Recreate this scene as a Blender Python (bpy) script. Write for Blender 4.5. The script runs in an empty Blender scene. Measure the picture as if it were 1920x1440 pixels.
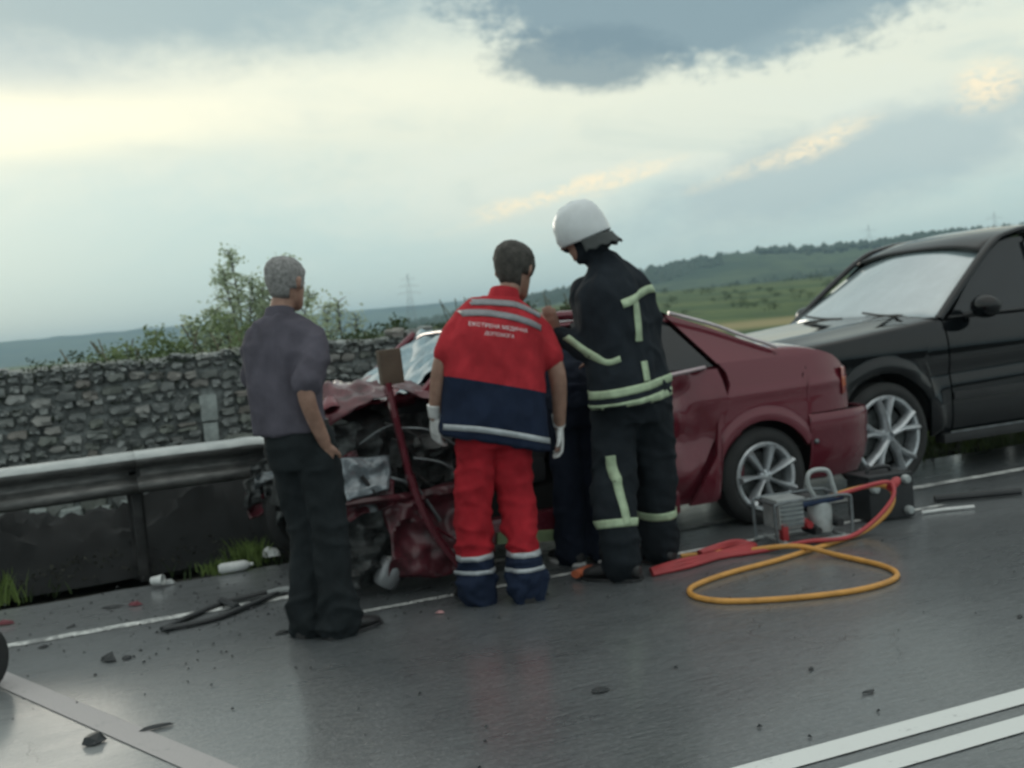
import bpy, bmesh, math, random
import numpy as np
from mathutils import Vector, Matrix, noise, Euler
from mathutils.bvhtree import BVHTree
PI = math.pi
rnd = random.Random(7)
SC = bpy.context.scene
COL = SC.collection

# ------------------------------------------------------------------ camera
cd = bpy.data.cameras.new('camera'); cam = bpy.data.objects.new('camera', cd); COL.objects.link(cam)
CR = ((0.92109018, 0.10232348, -0.37566312), (-0.37922272, 0.01715071, -0.92514647), (-0.08822131, 0.99460332, 0.05460074))
m = Matrix(CR).to_4x4(); m.translation = (0, 0, 1.35)
cam.matrix_world = m
cd.sensor_width = 36.0; cd.lens = 2100 / 1920 * 36.0
cd.clip_start = 0.05; cd.clip_end = 8000
cd.dof.use_dof = True; cd.dof.focus_distance = 1.6; cd.dof.aperture_fstop = 7.2   # the phone caught its focus short of the scene
SC.camera = cam

# ------------------------------------------------------------------ world
SUN_AZ, SUN_EL = -8.0, 12.0           # degrees, azimuth from +Y towards +X
world = bpy.data.worlds.new('World'); SC.world = world; world.use_nodes = True
wt = world.node_tree; wt.nodes.clear()
def wn(t, **k):
    n = wt.nodes.new(t)
    for a, b in k.items(): setattr(n, a, b)
    return n
def wl(a, b): wt.links.new(a, b)
def wm(op, a, b=None, c=None, clamp=False):
    n = wn('ShaderNodeMath', operation=op); n.use_clamp = clamp
    for i, v in enumerate((a, b, c)):
        if v is None: continue
        if isinstance(v, (int, float)): n.inputs[i].default_value = v
        else: wl(v, n.inputs[i])
    return n.outputs[0]
tc = wn('ShaderNodeTexCoord'); sp = wn('ShaderNodeSeparateXYZ'); wl(tc.outputs['Generated'], sp.inputs[0])
AZ = wm('MULTIPLY', wm('ARCTAN2', sp.outputs[0], sp.outputs[1]), 180 / PI)
EL = wm('MULTIPLY', wm('ARCSINE', sp.outputs[2]), 180 / PI)
def wnoise(sx, sy, detail, rough, dist=0.0, off=0.0):
    c = wn('ShaderNodeCombineXYZ'); wl(wm('MULTIPLY', AZ, sx), c.inputs[0]); wl(wm('MULTIPLY', EL, sy), c.inputs[1]); c.inputs[2].default_value = off
    n = wn('ShaderNodeTexNoise'); n.inputs['Scale'].default_value = 1.0; n.inputs['Detail'].default_value = detail
    n.inputs['Roughness'].default_value = rough; n.inputs['Distortion'].default_value = dist
    wl(c.outputs[0], n.inputs['Vector']); return n.outputs['Fac']
N1 = wnoise(.10, .28, 6, .58, .6)            # broad, drawn out sideways
N2 = wnoise(.35, .60, 6, .62, .3, 5.0)       # puffy edges
N3 = wnoise(1.1, 1.8, 5, .6, .2, 9.0)
N4 = wnoise(1.3, 3.0, 5, .65, .8, 14.0)
def blob(az, el, ra, re, ang=0.0, soft=.45, warp=.7, fine=.25):
    ca, sa = math.cos(math.radians(ang)), math.sin(math.radians(ang))
    dx = wm('SUBTRACT', AZ, az); dy = wm('SUBTRACT', EL, el)
    u = wm('DIVIDE', wm('ADD', wm('MULTIPLY', dx, ca), wm('MULTIPLY', dy, sa)), ra)
    v = wm('DIVIDE', wm('SUBTRACT', wm('MULTIPLY', dy, ca), wm('MULTIPLY', dx, sa)), re)
    r = wm('SQRT', wm('ADD', wm('MULTIPLY', u, u), wm('MULTIPLY', v, v)))
    r = wm('ADD', r, wm('MULTIPLY', wm('SUBTRACT', N2, .5), warp * 2))
    r = wm('ADD', r, wm('MULTIPLY', wm('SUBTRACT', N3, .5), fine * 2))
    mr = wn('ShaderNodeMapRange', interpolation_type='SMOOTHSTEP'); wl(r, mr.inputs[0])
    mr.inputs[1].default_value = 1 + soft; mr.inputs[2].default_value = 1 - soft
    return mr.outputs[0]
def wmix(f, a, b):
    n = wn('ShaderNodeMix', data_type='RGBA')
    if isinstance(f, (int, float)): n.inputs[0].default_value = f
    else: wl(f, n.inputs[0])
    for i, v in ((6, a), (7, b)):
        if isinstance(v, tuple): n.inputs[i].default_value = (*v, 1)
        else: wl(v, n.inputs[i])
    return n.outputs[2]
def srgb(r, g, b):
    f = lambda c: (c / 255 / 12.92) if c / 255 < .04045 else ((c / 255 + .055) / 1.055) ** 2.4
    return (f(r) * .905, f(g) * .895, f(b) * .86)
ramp = wn('ShaderNodeValToRGB'); wl(wm('DIVIDE', wm('ADD', EL, wm('MULTIPLY', wm('SUBTRACT', N1, .5), 9)), 90, clamp=True), ramp.inputs[0])
cr = ramp.color_ramp
cr.elements[0].position = 0.0; cr.elements[0].color = (*srgb(186, 206, 203), 1)
cr.elements[1].position = 1.0; cr.elements[1].color = (*srgb(150, 165, 172), 1)
for p, c in ((.035, (188, 208, 206)), (.075, (214, 221, 211)), (.115, (216, 221, 207)), (.17, (208, 216, 206)), (.26, (182, 194, 194)), (.5, (160, 175, 180))):
    e = cr.elements.new(p); e.color = (*srgb(*c), 1)
sky = ramp.outputs[0]
mr = wn('ShaderNodeMapRange', interpolation_type='SMOOTHSTEP'); wl(N1, mr.inputs[0]); mr.inputs[1].default_value = .50; mr.inputs[2].default_value = .72
sky = wmix(wm('MULTIPLY', mr.outputs[0], .32), sky, srgb(168, 190, 192))
# the low left of the view is a pale blue bank; the bright break in the cloud stands over it
sky = wmix(wm('MULTIPLY', blob(0, 4.4, 15, 4.6, 4, .6, .4, .1), .62), sky, srgb(170, 200, 203))
sky = wmix(wm('MULTIPLY', blob(-7, 11.2, 14, 1.35, 0, .8, .35, .1), .85), sky, srgb(255, 248, 218))
sky = wmix(wm('MULTIPLY', blob(13, 12.0, 13, 1.6, -3, .8, .5, .1), .5), sky, srgb(240, 238, 216))
sky = wmix(wm('MULTIPLY', blob(4, 16.9, 17, 2.8, -2, .5, .4, .15), .9), sky, srgb(142, 164, 171))
sky = wmix(wm('MULTIPLY', blob(-3, 14.0, 9, 1.3, -4, .7, .4, .15), .6), sky, srgb(160, 178, 184))
sky = wmix(wm('MULTIPLY', blob(40, 6.1, 11, 2.0, 9, .5, .5, .2), .75), sky, srgb(160, 179, 185))
for a, e, ra, re, an, w in ((25.6, 6.35, 3.0, .22, 14, .85), (29.2, 6.75, 1.7, .18, 16, .7), (38.4, 7.35, 1.5, .33, 18, .85), (35.2, 6.6, 2.0, .2, 14, .5), (45.9, 8.9, 1.0, .6, 30, .85), (22.6, 5.9, 1.2, .2, 8, .6)):
    brk = wn('ShaderNodeMapRange', interpolation_type='SMOOTHSTEP'); wl(N4, brk.inputs[0]); brk.inputs[1].default_value = .30; brk.inputs[2].default_value = .62
    sky = wmix(wm('MULTIPLY', wm('MULTIPLY', blob(a, e, ra * 1.25, re * 1.5, an, .9, .8, .35), brk.outputs[0]), w * .95), sky, srgb(252, 234, 200))
sky = wmix(wm('MULTIPLY', blob(32.5, 15.4, 11.5, 3.5, -6, .22, .38, .3), .97), sky, srgb(120, 142, 153))
sky = wmix(wm('MULTIPLY', blob(27.3, 12.7, 4.6, 1.5, -4, .25, .35, .25), .85), sky, srgb(108, 130, 142))
sky = wmix(wm('MULTIPLY', blob(41, 13.2, 6, .8, 12, .6, .6, .3), .5), sky, srgb(150, 168, 174))
# the cloud deck behind the viewer is heavier than the bright break ahead
back = wm('MULTIPLY', wm('SUBTRACT', 1.0, wm('COSINE', wm('MULTIPLY', wm('SUBTRACT', AZ, 12), PI / 180))), .5)
mr = wn('ShaderNodeMapRange', interpolation_type='SMOOTHSTEP'); wl(back, mr.inputs[0]); mr.inputs[1].default_value = .12; mr.inputs[2].default_value = .75
sky = wmix(wm('MULTIPLY', mr.outputs[0], .8), sky, srgb(196, 207, 210))
mr = wn('ShaderNodeMapRange', interpolation_type='SMOOTHSTEP'); wl(EL, mr.inputs[0]); mr.inputs[1].default_value = 24; mr.inputs[2].default_value = 60
sky = wmix(wm('MULTIPLY', mr.outputs[0], .75), sky, srgb(240, 244, 242))
# below the horizon
mr = wn('ShaderNodeMapRange'); wl(EL, mr.inputs[0]); mr.inputs[1].default_value = -1; mr.inputs[2].default_value = -6
sky = wmix(mr.outputs[0], sky, srgb(96, 108, 104))
nish = wn('ShaderNodeTexSky', sky_type='NISHITA'); nish.sun_disc = False
nish.sun_elevation = math.radians(SUN_EL); nish.sun_rotation = math.radians(SUN_AZ)
bg1 = wn('ShaderNodeBackground'); wl(nish.outputs[0], bg1.inputs[0]); bg1.inputs[1].default_value = .08
bg2 = wn('ShaderNodeBackground'); wl(sky, bg2.inputs[0]); bg2.inputs[1].default_value = 1.0
ms = wn('ShaderNodeMixShader'); ms.inputs[0].default_value = .95    # cloud cover
wl(bg1.outputs[0], ms.inputs[1]); wl(bg2.outputs[0], ms.inputs[2])
wo = wn('ShaderNodeOutputWorld'); wl(ms.outputs[0], wo.inputs[0])

sd = bpy.data.lights.new('sun', 'SUN'); so = bpy.data.objects.new('sun', sd); COL.objects.link(so)
sd.energy = .55; sd.angle = math.radians(22); sd.color = (1, .93, .8)
a, e = math.radians(SUN_AZ), math.radians(SUN_EL)
so.rotation_euler = Vector((math.sin(a) * math.cos(e), math.cos(a) * math.cos(e), math.sin(e))).to_track_quat('Z', 'Y').to_euler()
SC.view_settings.view_transform = 'Standard'; SC.view_settings.look = 'None'
SC.view_settings.exposure = 0.58; SC.view_settings.gamma = 1.0; SC.view_settings.use_curve_mapping = False

# ------------------------------------------------------------------ helpers
class NT:
    def __init__(s, name):
        s.m = bpy.data.materials.new(name); s.m.use_nodes = True; s.t = s.m.node_tree
        s.b = s.t.nodes['Principled BSDF']; s.out = s.t.nodes['Material Output']
        s.tc = None
    def n(s, t, **k):
        n = s.t.nodes.new(t)
        for a, b in k.items(): setattr(n, a, b)
        return n
    def l(s, a, b): s.t.links.new(a, b)
    def co(s, kind='Object'):
        if s.tc is None: s.tc = s.n('ShaderNodeTexCoord')
        return s.tc.outputs[kind]
    def math(s, op, a, b=None, clamp=False):
        n = s.n('ShaderNodeMath', operation=op); n.use_clamp = clamp
        for i, v in enumerate((a, b)):
            if v is None: continue
            if isinstance(v, (int, float)): n.inputs[i].default_value = v
            else: s.l(v, n.inputs[i])
        return n.outputs[0]
    def noise(s, scale, detail=4, rough=.55, stretch=None, dist=0, co=None):
        n = s.n('ShaderNodeTexNoise'); n.inputs['Scale'].default_value = scale; n.inputs['Detail'].default_value = detail
        n.inputs['Roughness'].default_value = rough; n.inputs['Distortion'].default_value = dist
        v = co or s.co()
        if stretch:
            mp = s.n('ShaderNodeMapping'); mp.inputs['Scale'].default_value = stretch; s.l(v, mp.inputs[0]); v = mp.outputs[0]
        s.l(v, n.inputs['Vector']); return n.outputs['Fac']
    def mr(s, v, a, b, c=0., d=1., smooth=True):
        n = s.n('ShaderNodeMapRange'); n.interpolation_type = 'SMOOTHSTEP' if smooth else 'LINEAR'
        s.l(v, n.inputs[0])
        for i, x in enumerate((a, b, c, d)): n.inputs[i + 1].default_value = x
        return n.outputs[0]
    def mix(s, f, a, b):
        n = s.n('ShaderNodeMix', data_type='RGBA')
        if isinstance(f, (int, float)): n.inputs[0].default_value = f
        else: s.l(f, n.inputs[0])
        for i, v in ((6, a), (7, b)):
            if isinstance(v, tuple): n.inputs[i].default_value = (*v[:3], 1)
            else: s.l(v, n.inputs[i])
        return n.outputs[2]
    def set(s, **k):
        names = dict(color='Base Color', rough='Roughness', metal='Metallic', spec='Specular IOR Level', coat='Coat Weight', coatr='Coat Roughness',
                     ior='IOR', trans='Transmission Weight', sheen='Sheen Weight', sub='Subsurface Weight', alpha='Alpha')
        for a, v in k.items():
            i = s.b.inputs[names[a]]
            if isinstance(v, tuple): i.default_value = (*v[:3], 1)
            elif isinstance(v, (int, float)): i.default_value = v
            else: s.l(v, i)
        return s
    def bump(s, h, strength=.3, dist=.01):
        n = s.n('ShaderNodeBump'); n.inputs['Strength'].default_value = strength; n.inputs['Distance'].default_value = dist
        s.l(h, n.inputs['Height']); s.l(n.outputs[0], s.b.inputs['Normal']); return s
def simple(name, c, rough=.6, metal=0., var=.25, scale=6., bump=0., bscale=60., **k):
    t = NT(name); nz = t.noise(scale, 5, .6)
    lo = tuple(x * (1 - var) for x in c); hi = tuple(min(1, x * (1 + var)) for x in c)
    t.set(color=t.mix(t.mr(nz, .3, .7), lo, hi), rough=rough, metal=metal, **k)
    if bump: t.bump(t.noise(bscale, 3), bump, .004)
    return t.m

def obj(name, mesh, mats=None, parent=None, kind=None, label=None):
    o = bpy.data.objects.new(name, mesh); COL.objects.link(o)
    if mats is not None:
        for mm in (mats if isinstance(mats, (list, tuple)) else [mats]):
            mesh.materials.append(mm)
    if parent is not None: o.parent = parent
    if kind: o['kind'] = kind
    if label: o['label'] = label
    return o
def mesh(name, v, f, smooth=True, sharp=None):
    me = bpy.data.meshes.new(name); me.from_pydata([tuple(p) for p in v], [], [tuple(q) for q in f]); me.update()
    if smooth:
        me.polygons.foreach_set('use_smooth', [True] * len(me.polygons))
        if sharp is not None:
            me.set_sharp_from_angle(angle=math.radians(sharp))
    return me
def thing(name, label, cat, loc=(0, 0, 0), rz=0, group=None):
    o = bpy.data.objects.new(name, None); COL.objects.link(o); o.location = loc; o.rotation_euler = (0, 0, rz)
    o.empty_display_size = .1; o['label'] = label; o['category'] = cat
    if group: o['group'] = group
    return o
def tag(o, label, cat, group=None):
    o['label'] = label; o['category'] = cat
    if group: o['group'] = group
    return o
class MB:
    """collects primitives into one mesh"""
    def __init__(s): s.v = []; s.f = []
    def add(s, v, f):
        b = len(s.v); s.v += [tuple(p) for p in v]; s.f += [tuple(b + i for i in q) for q in f]; return s
    def box(s, c, d, rot=None, bev=0.0):
        x, y, z = (q / 2 for q in d)
        b = min(bev, x * .9, y * .9, z * .9)
        pts = []
        if b <= 0:
            pts = [Vector((i * x, j * y, k * z)) for i in (-1, 1) for j in (-1, 1) for k in (-1, 1)]
            fc = [(0, 1, 3, 2), (4, 6, 7, 5), (0, 4, 5, 1), (2, 3, 7, 6), (0, 2, 6, 4), (1, 5, 7, 3)]
        else:
            bm = bmesh.new(); bmesh.ops.create_cube(bm, size=1)
            for w in bm.verts: w.co = Vector((w.co.x * 2 * x, w.co.y * 2 * y, w.co.z * 2 * z))
            bmesh.ops.bevel(bm, geom=bm.edges[:], offset=b, segments=2, affect='EDGES', profile=.7)
            bm.verts.ensure_lookup_table(); pts = [w.co.copy() for w in bm.verts]; fc = [[w.index for w in q.verts] for q in bm.faces]; bm.free()
        if rot is not None:
            R = rot if isinstance(rot, Matrix) else Euler(rot).to_matrix(); pts = [R @ p for p in pts]
        return s.add([p + Vector(c) for p in pts], fc)
    def tube(s, pts, r, n=8, cap=True, flat=1.0):
        pts = [Vector(p) for p in pts]
        rs = r if isinstance(r, (list, tuple)) else [r] * len(pts)
        t0 = (pts[1] - pts[0]).normalized(); up = Vector((0, 0, 1)) if abs(t0.z) < .9 else Vector((1, 0, 0))
        nx = t0.cross(up).normalized(); vs = []
        for i, p in enumerate(pts):
            t = (pts[min(i + 1, len(pts) - 1)] - pts[max(i - 1, 0)]).normalized()
            nx = (nx - t * nx.dot(t)).normalized(); ny = t.cross(nx)
            for k in range(n):
                a = 2 * PI * k / n; vs.append(p + nx * math.cos(a) * rs[i] + ny * math.sin(a) * rs[i] * flat)
        fs = [(i * n + k, i * n + (k + 1) % n, (i + 1) * n + (k + 1) % n, (i + 1) * n + k) for i in range(len(pts) - 1) for k in range(n)]
        if cap: fs += [tuple(range(n))[::-1], tuple((len(pts) - 1) * n + k for k in range(n))]
        return s.add(vs, fs)
    def rings(s, rings, cap=True):
        n = len(rings[0]); vs = [p for r in rings for p in r]
        fs = [(i * n + k, i * n + (k + 1) % n, (i + 1) * n + (k + 1) % n, (i + 1) * n + k) for i in range(len(rings) - 1) for k in range(n)]
        if cap: fs += [tuple(range(n))[::-1], tuple((len(rings) - 1) * n + k for k in range(n))]
        return s.add(vs, fs)
    def lathe(s, prof, c, axis='Y', n=32, cap=False):
        """prof: (radius, along) pairs round an axis through c"""
        c = Vector(c); rg = []
        for r, h in prof:
            q = []
            for k in range(n):
                a = 2 * PI * k / n
                p = {'Y': Vector((math.cos(a) * r, h, math.sin(a) * r)), 'Z': Vector((math.cos(a) * r, math.sin(a) * r, h)), 'X': Vector((h, math.cos(a) * r, math.sin(a) * r))}[axis]
                q.append(c + p)
            rg.append(q)
        return s.rings(rg, cap)
    def ball(s, c, r, n=12, sq=(1, 1, 1), rot=None):
        c = Vector(c); rg = []
        for i in range(1, n):
            t = PI * i / n
            q = [Vector((math.sin(t) * math.cos(2 * PI * k / n) * r * sq[0], math.sin(t) * math.sin(2 * PI * k / n) * r * sq[1], -math.cos(t) * r * sq[2])) for k in range(n)]
            if rot is not None: q = [rot @ p for p in q]
            rg.append([c + p for p in q])
        return s.rings(rg, True)
    def mesh(s, name, smooth=True, sharp=None): return mesh(name, s.v, s.f, smooth, sharp)
    def obj(s, name, mats=None, parent=None, smooth=True, sharp=40, **k): return obj(name, s.mesh(name, smooth, sharp), mats, parent, **k)
def catmull(pts, n=8):
    pts = [Vector(p) for p in pts]; out = []
    for i in range(len(pts) - 1):
        p0, p1, p2, p3 = pts[max(i - 1, 0)], pts[i], pts[i + 1], pts[min(i + 2, len(pts) - 1)]
        for j in range(n):
            t = j / n
            out.append(.5 * ((2 * p1) + (p2 - p0) * t + (2 * p0 - 5 * p1 + 4 * p2 - p3) * t * t + (3 * p1 - p0 - 3 * p2 + p3) * t ** 3))
    return out + [pts[-1]]
def remesh(mb, voxel, smooth=3, fac=.6):
    """fuses overlapping closed shapes into one continuous surface"""
    me = mb.mesh('tmp'); o = bpy.data.objects.new('tmp', me); COL.objects.link(o)
    r = o.modifiers.new('r', 'REMESH'); r.mode = 'VOXEL'; r.voxel_size = voxel; r.use_smooth_shade = True
    if smooth:
        sm = o.modifiers.new('s', 'SMOOTH'); sm.iterations = smooth; sm.factor = fac
    dg = bpy.context.evaluated_depsgraph_get(); dg.update()
    res = bpy.data.meshes.new_from_object(o.evaluated_get(dg))
    bpy.data.objects.remove(o); bpy.data.meshes.remove(me)
    res.materials.clear()
    return res
def displace(me, fn):
    for v, n in [(v, v.normal.copy()) for v in me.vertices]:
        v.co += n * fn(v.co)
    me.update()
def fbm(p, o=3):
    return noise.fractal(p, .6, 2.0, o)
# ------------------------------------------------------------------ materials of the setting
def mat_asphalt():
    t = NT('wet_asphalt')
    big = t.noise(.55, 4, .55, (1, 1.6, 1)); mid = t.noise(4.5, 6, .68, (.55, 2.2, 1)); fine = t.noise(55, 3, .6); grit = t.noise(260, 2, .6)
    c = t.mix(t.mr(big, .35, .68), (.070, .080, .086), (.110, .122, .128))
    c = t.mix(t.math('MULTIPLY', t.mr(fine, .45, .75), .55), c, (.21, .225, .23))
    c = t.mix(t.math('MULTIPLY', t.mr(mid, .55, .8), .70), c, (.018, .020, .021))
    rip = t.noise(20, 5, .72, (.5, 2.4, 1)); c = t.mix(t.math('MULTIPLY', t.mr(rip, .46, .68), .45), c, (.11, .115, .114)); c = t.mix(t.math('MULTIPLY', t.mr(rip, .5, .3), .5), c, (.014, .015, .016))
    # glare painted into the colour as a pale swath across the near lane
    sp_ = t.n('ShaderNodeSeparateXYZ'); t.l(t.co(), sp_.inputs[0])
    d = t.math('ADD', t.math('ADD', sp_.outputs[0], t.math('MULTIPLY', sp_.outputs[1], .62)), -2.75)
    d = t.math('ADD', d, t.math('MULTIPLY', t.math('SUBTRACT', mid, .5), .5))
    glare = t.mr(d, .12, -.35)
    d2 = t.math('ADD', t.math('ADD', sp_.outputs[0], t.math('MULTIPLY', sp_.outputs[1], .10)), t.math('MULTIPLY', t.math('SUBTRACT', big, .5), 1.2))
    c = t.mix(t.math('MULTIPLY', t.mr(d2, 1.5, .3), .55), c, (.22, .235, .24))  # left side of the road lightened to stand for sky glare
    c = t.mix(t.math('MULTIPLY', glare, .7), c, (.30, .315, .31))
    r = t.mr(mid, .3, .75, .26, .48); r = t.math('ADD', r, t.math('MULTIPLY', t.math('SUBTRACT', big, .5), .25)); r = t.math('ADD', r, t.math('MULTIPLY', glare, .15))
    t.set(color=c, rough=r, spec=.6, ior=1.5, coat=t.math('SUBTRACT', t.mr(big, .3, .6, .95, .65), t.math('MULTIPLY', glare, .4)), coatr=.20)
    h = t.math('ADD', t.math('MULTIPLY', fine, .5), t.math('MULTIPLY', grit, .35)); h = t.math('ADD', h, t.math('MULTIPLY', t.noise(15, 4, .65, (.7, 2.4, 1)), 1.6))
    vo = t.n('ShaderNodeTexVoronoi', feature='DISTANCE_TO_EDGE'); vo.inputs['Scale'].default_value = .55
    mpn = t.n('ShaderNodeVectorMath', operation='ADD'); t.l(t.co(), mpn.inputs[0]); nn_ = t.n('ShaderNodeTexNoise'); nn_.inputs['Scale'].default_value = 2.5; nn_.inputs['Detail'].default_value = 5; t.l(t.co(), nn_.inputs['Vector'])
    t.l(nn_.outputs['Color'], mpn.inputs[1]); t.l(mpn.outputs[0], vo.inputs['Vector'])
    crack = t.math('MULTIPLY', t.mr(vo.outputs['Distance'], .010, .003), t.mr(big, .52, .6)); h = t.math('SUBTRACT', h, t.math('MULTIPLY', crack, 1.2))
    t.bump(h, .65, .014); return t.m
def mat_paint_line(name, wear, col=(.66, .68, .66)):
    t = NT(name); n1 = t.noise(9, 6, .7); n2 = t.noise(70, 3, .6)
    w = t.math('ADD', t.math('MULTIPLY', n1, .7), t.math('MULTIPLY', n2, .3))
    t.set(color=t.mix(t.mr(w, wear - .06, wear + .10), (.20, .21, .21), col), rough=.5)
    t.bump(n2, .3, .004); return t.m
M_ASPH = mat_asphalt(); M_LINE = mat_paint_line('road_paint', .33); M_LINE2 = mat_paint_line('worn_road_paint', .47)
def mat_ground():
    t = NT('verge_and_field'); sp_ = t.n('ShaderNodeSeparateXYZ'); t.l(t.co(), sp_.inputs[0])
    n1 = t.noise(.05, 6, .6, (1, .35, 1)); n2 = t.noise(.6, 5, .65); n3 = t.noise(9, 4, .7)
    soil = t.mix(t.mr(n3, .35, .7), (.016, .017, .015), (.045, .043, .036))
    soil = t.mix(t.mr(n2, .54, .66), soil, (.030, .048, .020))
    green = t.mix(t.mr(n1, .38, .62), (.055, .095, .035), (.10, .135, .05))
    green = t.mix(t.mr(t.noise(.22, 5, .7, (1, .3, 1)), .52, .62), green, (.030, .055, .026))
    tan = t.math('MULTIPLY', t.math('MULTIPLY', t.mr(sp_.outputs[1], 74, 60), t.mr(sp_.outputs[1], 44, 52)), t.mr(n1, .3, .5))
    green = t.mix(tan, green, (.25, .22, .11))
    t.set(color=t.mix(t.mr(sp_.outputs[1], 8.0, 12.0), soil, green), rough=.95, spec=.2)
    t.bump(n3, .7, .05); return t.m
def mat_hill():
    t = NT('wooded_hillside'); n1 = t.noise(.006, 6, .65, (1, 1, 3)); n2 = t.noise(.035, 5, .7)
    c = t.mix(t.mr(n1, .42, .58), (.032, .058, .030), (.075, .105, .05))
    c = t.mix(t.mr(n2, .5, .65), c, (.022, .040, .026)); t.set(color=c, rough=1.0, spec=.1); return t.m
M_GROUND = mat_ground(); M_HILL = mat_hill()

# ------------------------------------------------------------------ ground
def sstep(x, a, b):
    t = max(0., min(1., (x - a) / (b - a))); return t * t * (3 - 2 * t)
def ground_z(x, y):
    r = math.hypot(x, y); az = math.degrees(math.atan2(x, y))
    side = sstep(az, 12, 30) * sstep(-az, -95, -70)
    z = -.035 + .012 * noise.noise(Vector((x * .8, y * .8, 0))) * sstep(y, 7, 9)
    if y > 0: z += 7.2 * side * sstep(r, 70, 420) + 1.0 * sstep(r, 150, 900)
    if 7.0 < y < 9: z += -.10 * math.sin((y - 7.0) / 2 * PI)
    return z
rs = [0.4]
while rs[-1] < 4000: rs.append(rs[-1] + max(.35, rs[-1] * .07))
NA = 220; V = []; F = []
for r in rs:
    for k in range(NA):
        a = 2 * PI * k / NA; x, y = 2 + r * math.sin(a), 8 + r * math.cos(a); V.append((x, y, ground_z(x, y)))
for i in range(len(rs) - 1):
    for k in range(NA): F.append((i * NA + k, i * NA + (k + 1) % NA, (i + 1) * NA + (k + 1) % NA, (i + 1) * NA + k))
F.append(tuple(range(NA)))
obj('ground', mesh('ground', V, F), M_GROUND, kind='structure')
# road sheet with crumbling far edge
def strip(name, x0, x1, y0, y1, z, mat, nx, jag=0., kind='structure', parent=None):
    V = []; F = []
    for i in range(nx + 1):
        x = x0 + (x1 - x0) * i / nx
        V += [(x, y0, z), (x, y1 + jag * noise.noise(Vector((x * 2.3, 1, 0))) + jag * .6 * noise.noise(Vector((x * 9, 4, 0))), z)]
    for i in range(nx): F.append((2 * i, 2 * i + 2, 2 * i + 3, 2 * i + 1))
    return obj(name, mesh(name, V, F, False), mat, parent, kind=kind)
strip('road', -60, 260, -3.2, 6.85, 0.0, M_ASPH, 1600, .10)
RL = bpy.data.objects['road']
def line(x0, x1, y0, y1, mat, nm='lane_line'): strip(nm, x0, x1, y0, y1, .004, mat, max(2, int((x1 - x0) * 4)), .006, parent=RL, kind=None)
line(-60, 260, 2.49, 2.585, M_LINE, 'centre_line'); line(-60, 260, 2.655, 2.755, M_LINE, 'centre_line')
line(-60, 260, 5.905, 5.985, M_LINE2, 'edge_line')
line(1.15, 4.95, 5.325, 5.37, M_LINE2, 'edge_line')
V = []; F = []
for i in range(25):     # windscreen reflection painted as a slanting stripe in the near left corner
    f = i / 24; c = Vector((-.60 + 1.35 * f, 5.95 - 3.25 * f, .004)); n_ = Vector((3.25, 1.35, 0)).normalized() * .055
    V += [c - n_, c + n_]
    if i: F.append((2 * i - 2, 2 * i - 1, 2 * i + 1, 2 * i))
obj('reflection_stripe', mesh('reflection_stripe', V, F, False), mat_paint_line('pinkish_reflection', .36, (.34, .325, .325)), RL)

# ------------------------------------------------------------------ hills
def ridge(name, prof, D, thick, seed, mat, base=-1.5):
    """prof: (azimuth deg, elevation deg) of the skyline; a real ridge D metres off, falling away to both sides"""
    V = []; F = []; azs = np.arange(-88, 96, .35); R_ = [-.62, -.4, -.2, -.08, 0, .12, .35, .7]; H_ = [0, .22, .58, .88, 1, .9, .5, .0]
    px = [p[0] for p in prof]; pe = [p[1] for p in prof]
    for az in azs:
        el = np.interp(az, px, pe); h0 = D * math.tan(math.radians(el)) + 1.35
        for r_, h_ in zip(R_, H_):
            d = D + r_ * thick; x, y = d * math.sin(math.radians(az)), d * math.cos(math.radians(az))
            n = noise.fractal(Vector((x * .004, y * .004, seed)), .7, 2, 4)
            wob = 1 + .035 * noise.fractal(Vector((x * .02, y * .02, seed)), .8, 2, 4)
            V.append((x, y, base + (h0 - base) * h_ * (wob if h_ == 1 else 1 + .10 * n)))
    nr = len(R_)
    for i in range(len(azs) - 1):
        for k in range(nr - 1): F.append((i * nr + k, (i + 1) * nr + k, (i + 1) * nr + k + 1, i * nr + k + 1))
    obj(name, mesh(name, V, F), mat, kind='structure')
ridge('hills', [(-90, 1.1), (-30, 1.3), (-8, 1.1), (-2.2, 1.2), (4.5, 1.28), (13.8, 1.30), (19.2, 1.32), (24, 1.3), (40, 1.2), (96, 1.0)], 3000, 1500, 3, M_HILL)
ridge('hills', [(-90, -.2), (12, -.2), (19, .5), (24, 1.22), (27, 1.6), (29.9, 2.06), (31.8, 2.28), (33.5, 2.38), (35.2, 2.44), (38, 2.28), (40.2, 2.28), (43.2, 2.4), (46.6, 2.28), (55, 2.0), (96, 1.4)], 1150, 900, 8, M_HILL)

# ------------------------------------------------------------------ foliage
def mat_leaf(name, a, b, tr=.25):
    t = NT(name); n = t.noise(1.3, 4, .6); oi = t.noise(23, 2, .5)
    c = t.mix(t.mr(n, .35, .65), a, b); c = t.mix(t.math('MULTIPLY', t.mr(oi, .4, .7), .5), c, tuple(x * 1.5 for x in b))
    t.set(color=c, rough=.7, spec=.25)
    tl = t.n('ShaderNodeBsdfTranslucent'); t.l(c, tl.inputs[0]); ms_ = t.n('ShaderNodeMixShader'); ms_.inputs[0].default_value = tr
    t.l(t.b.outputs[0], ms_.inputs[1]); t.l(tl.outputs[0], ms_.inputs[2]); t.l(ms_.outputs[0], t.out.inputs[0]); return t.m
M_LEAF_PALE = mat_leaf('pale_leaf', (.30, .37, .26), (.40, .47, .33), .6)
M_LEAF = mat_leaf('green_leaf', (.10, .145, .065), (.15, .20, .09))
M_LEAF_DK = mat_leaf('dark_leaf', (.028, .048, .022), (.05, .075, .03))
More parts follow.
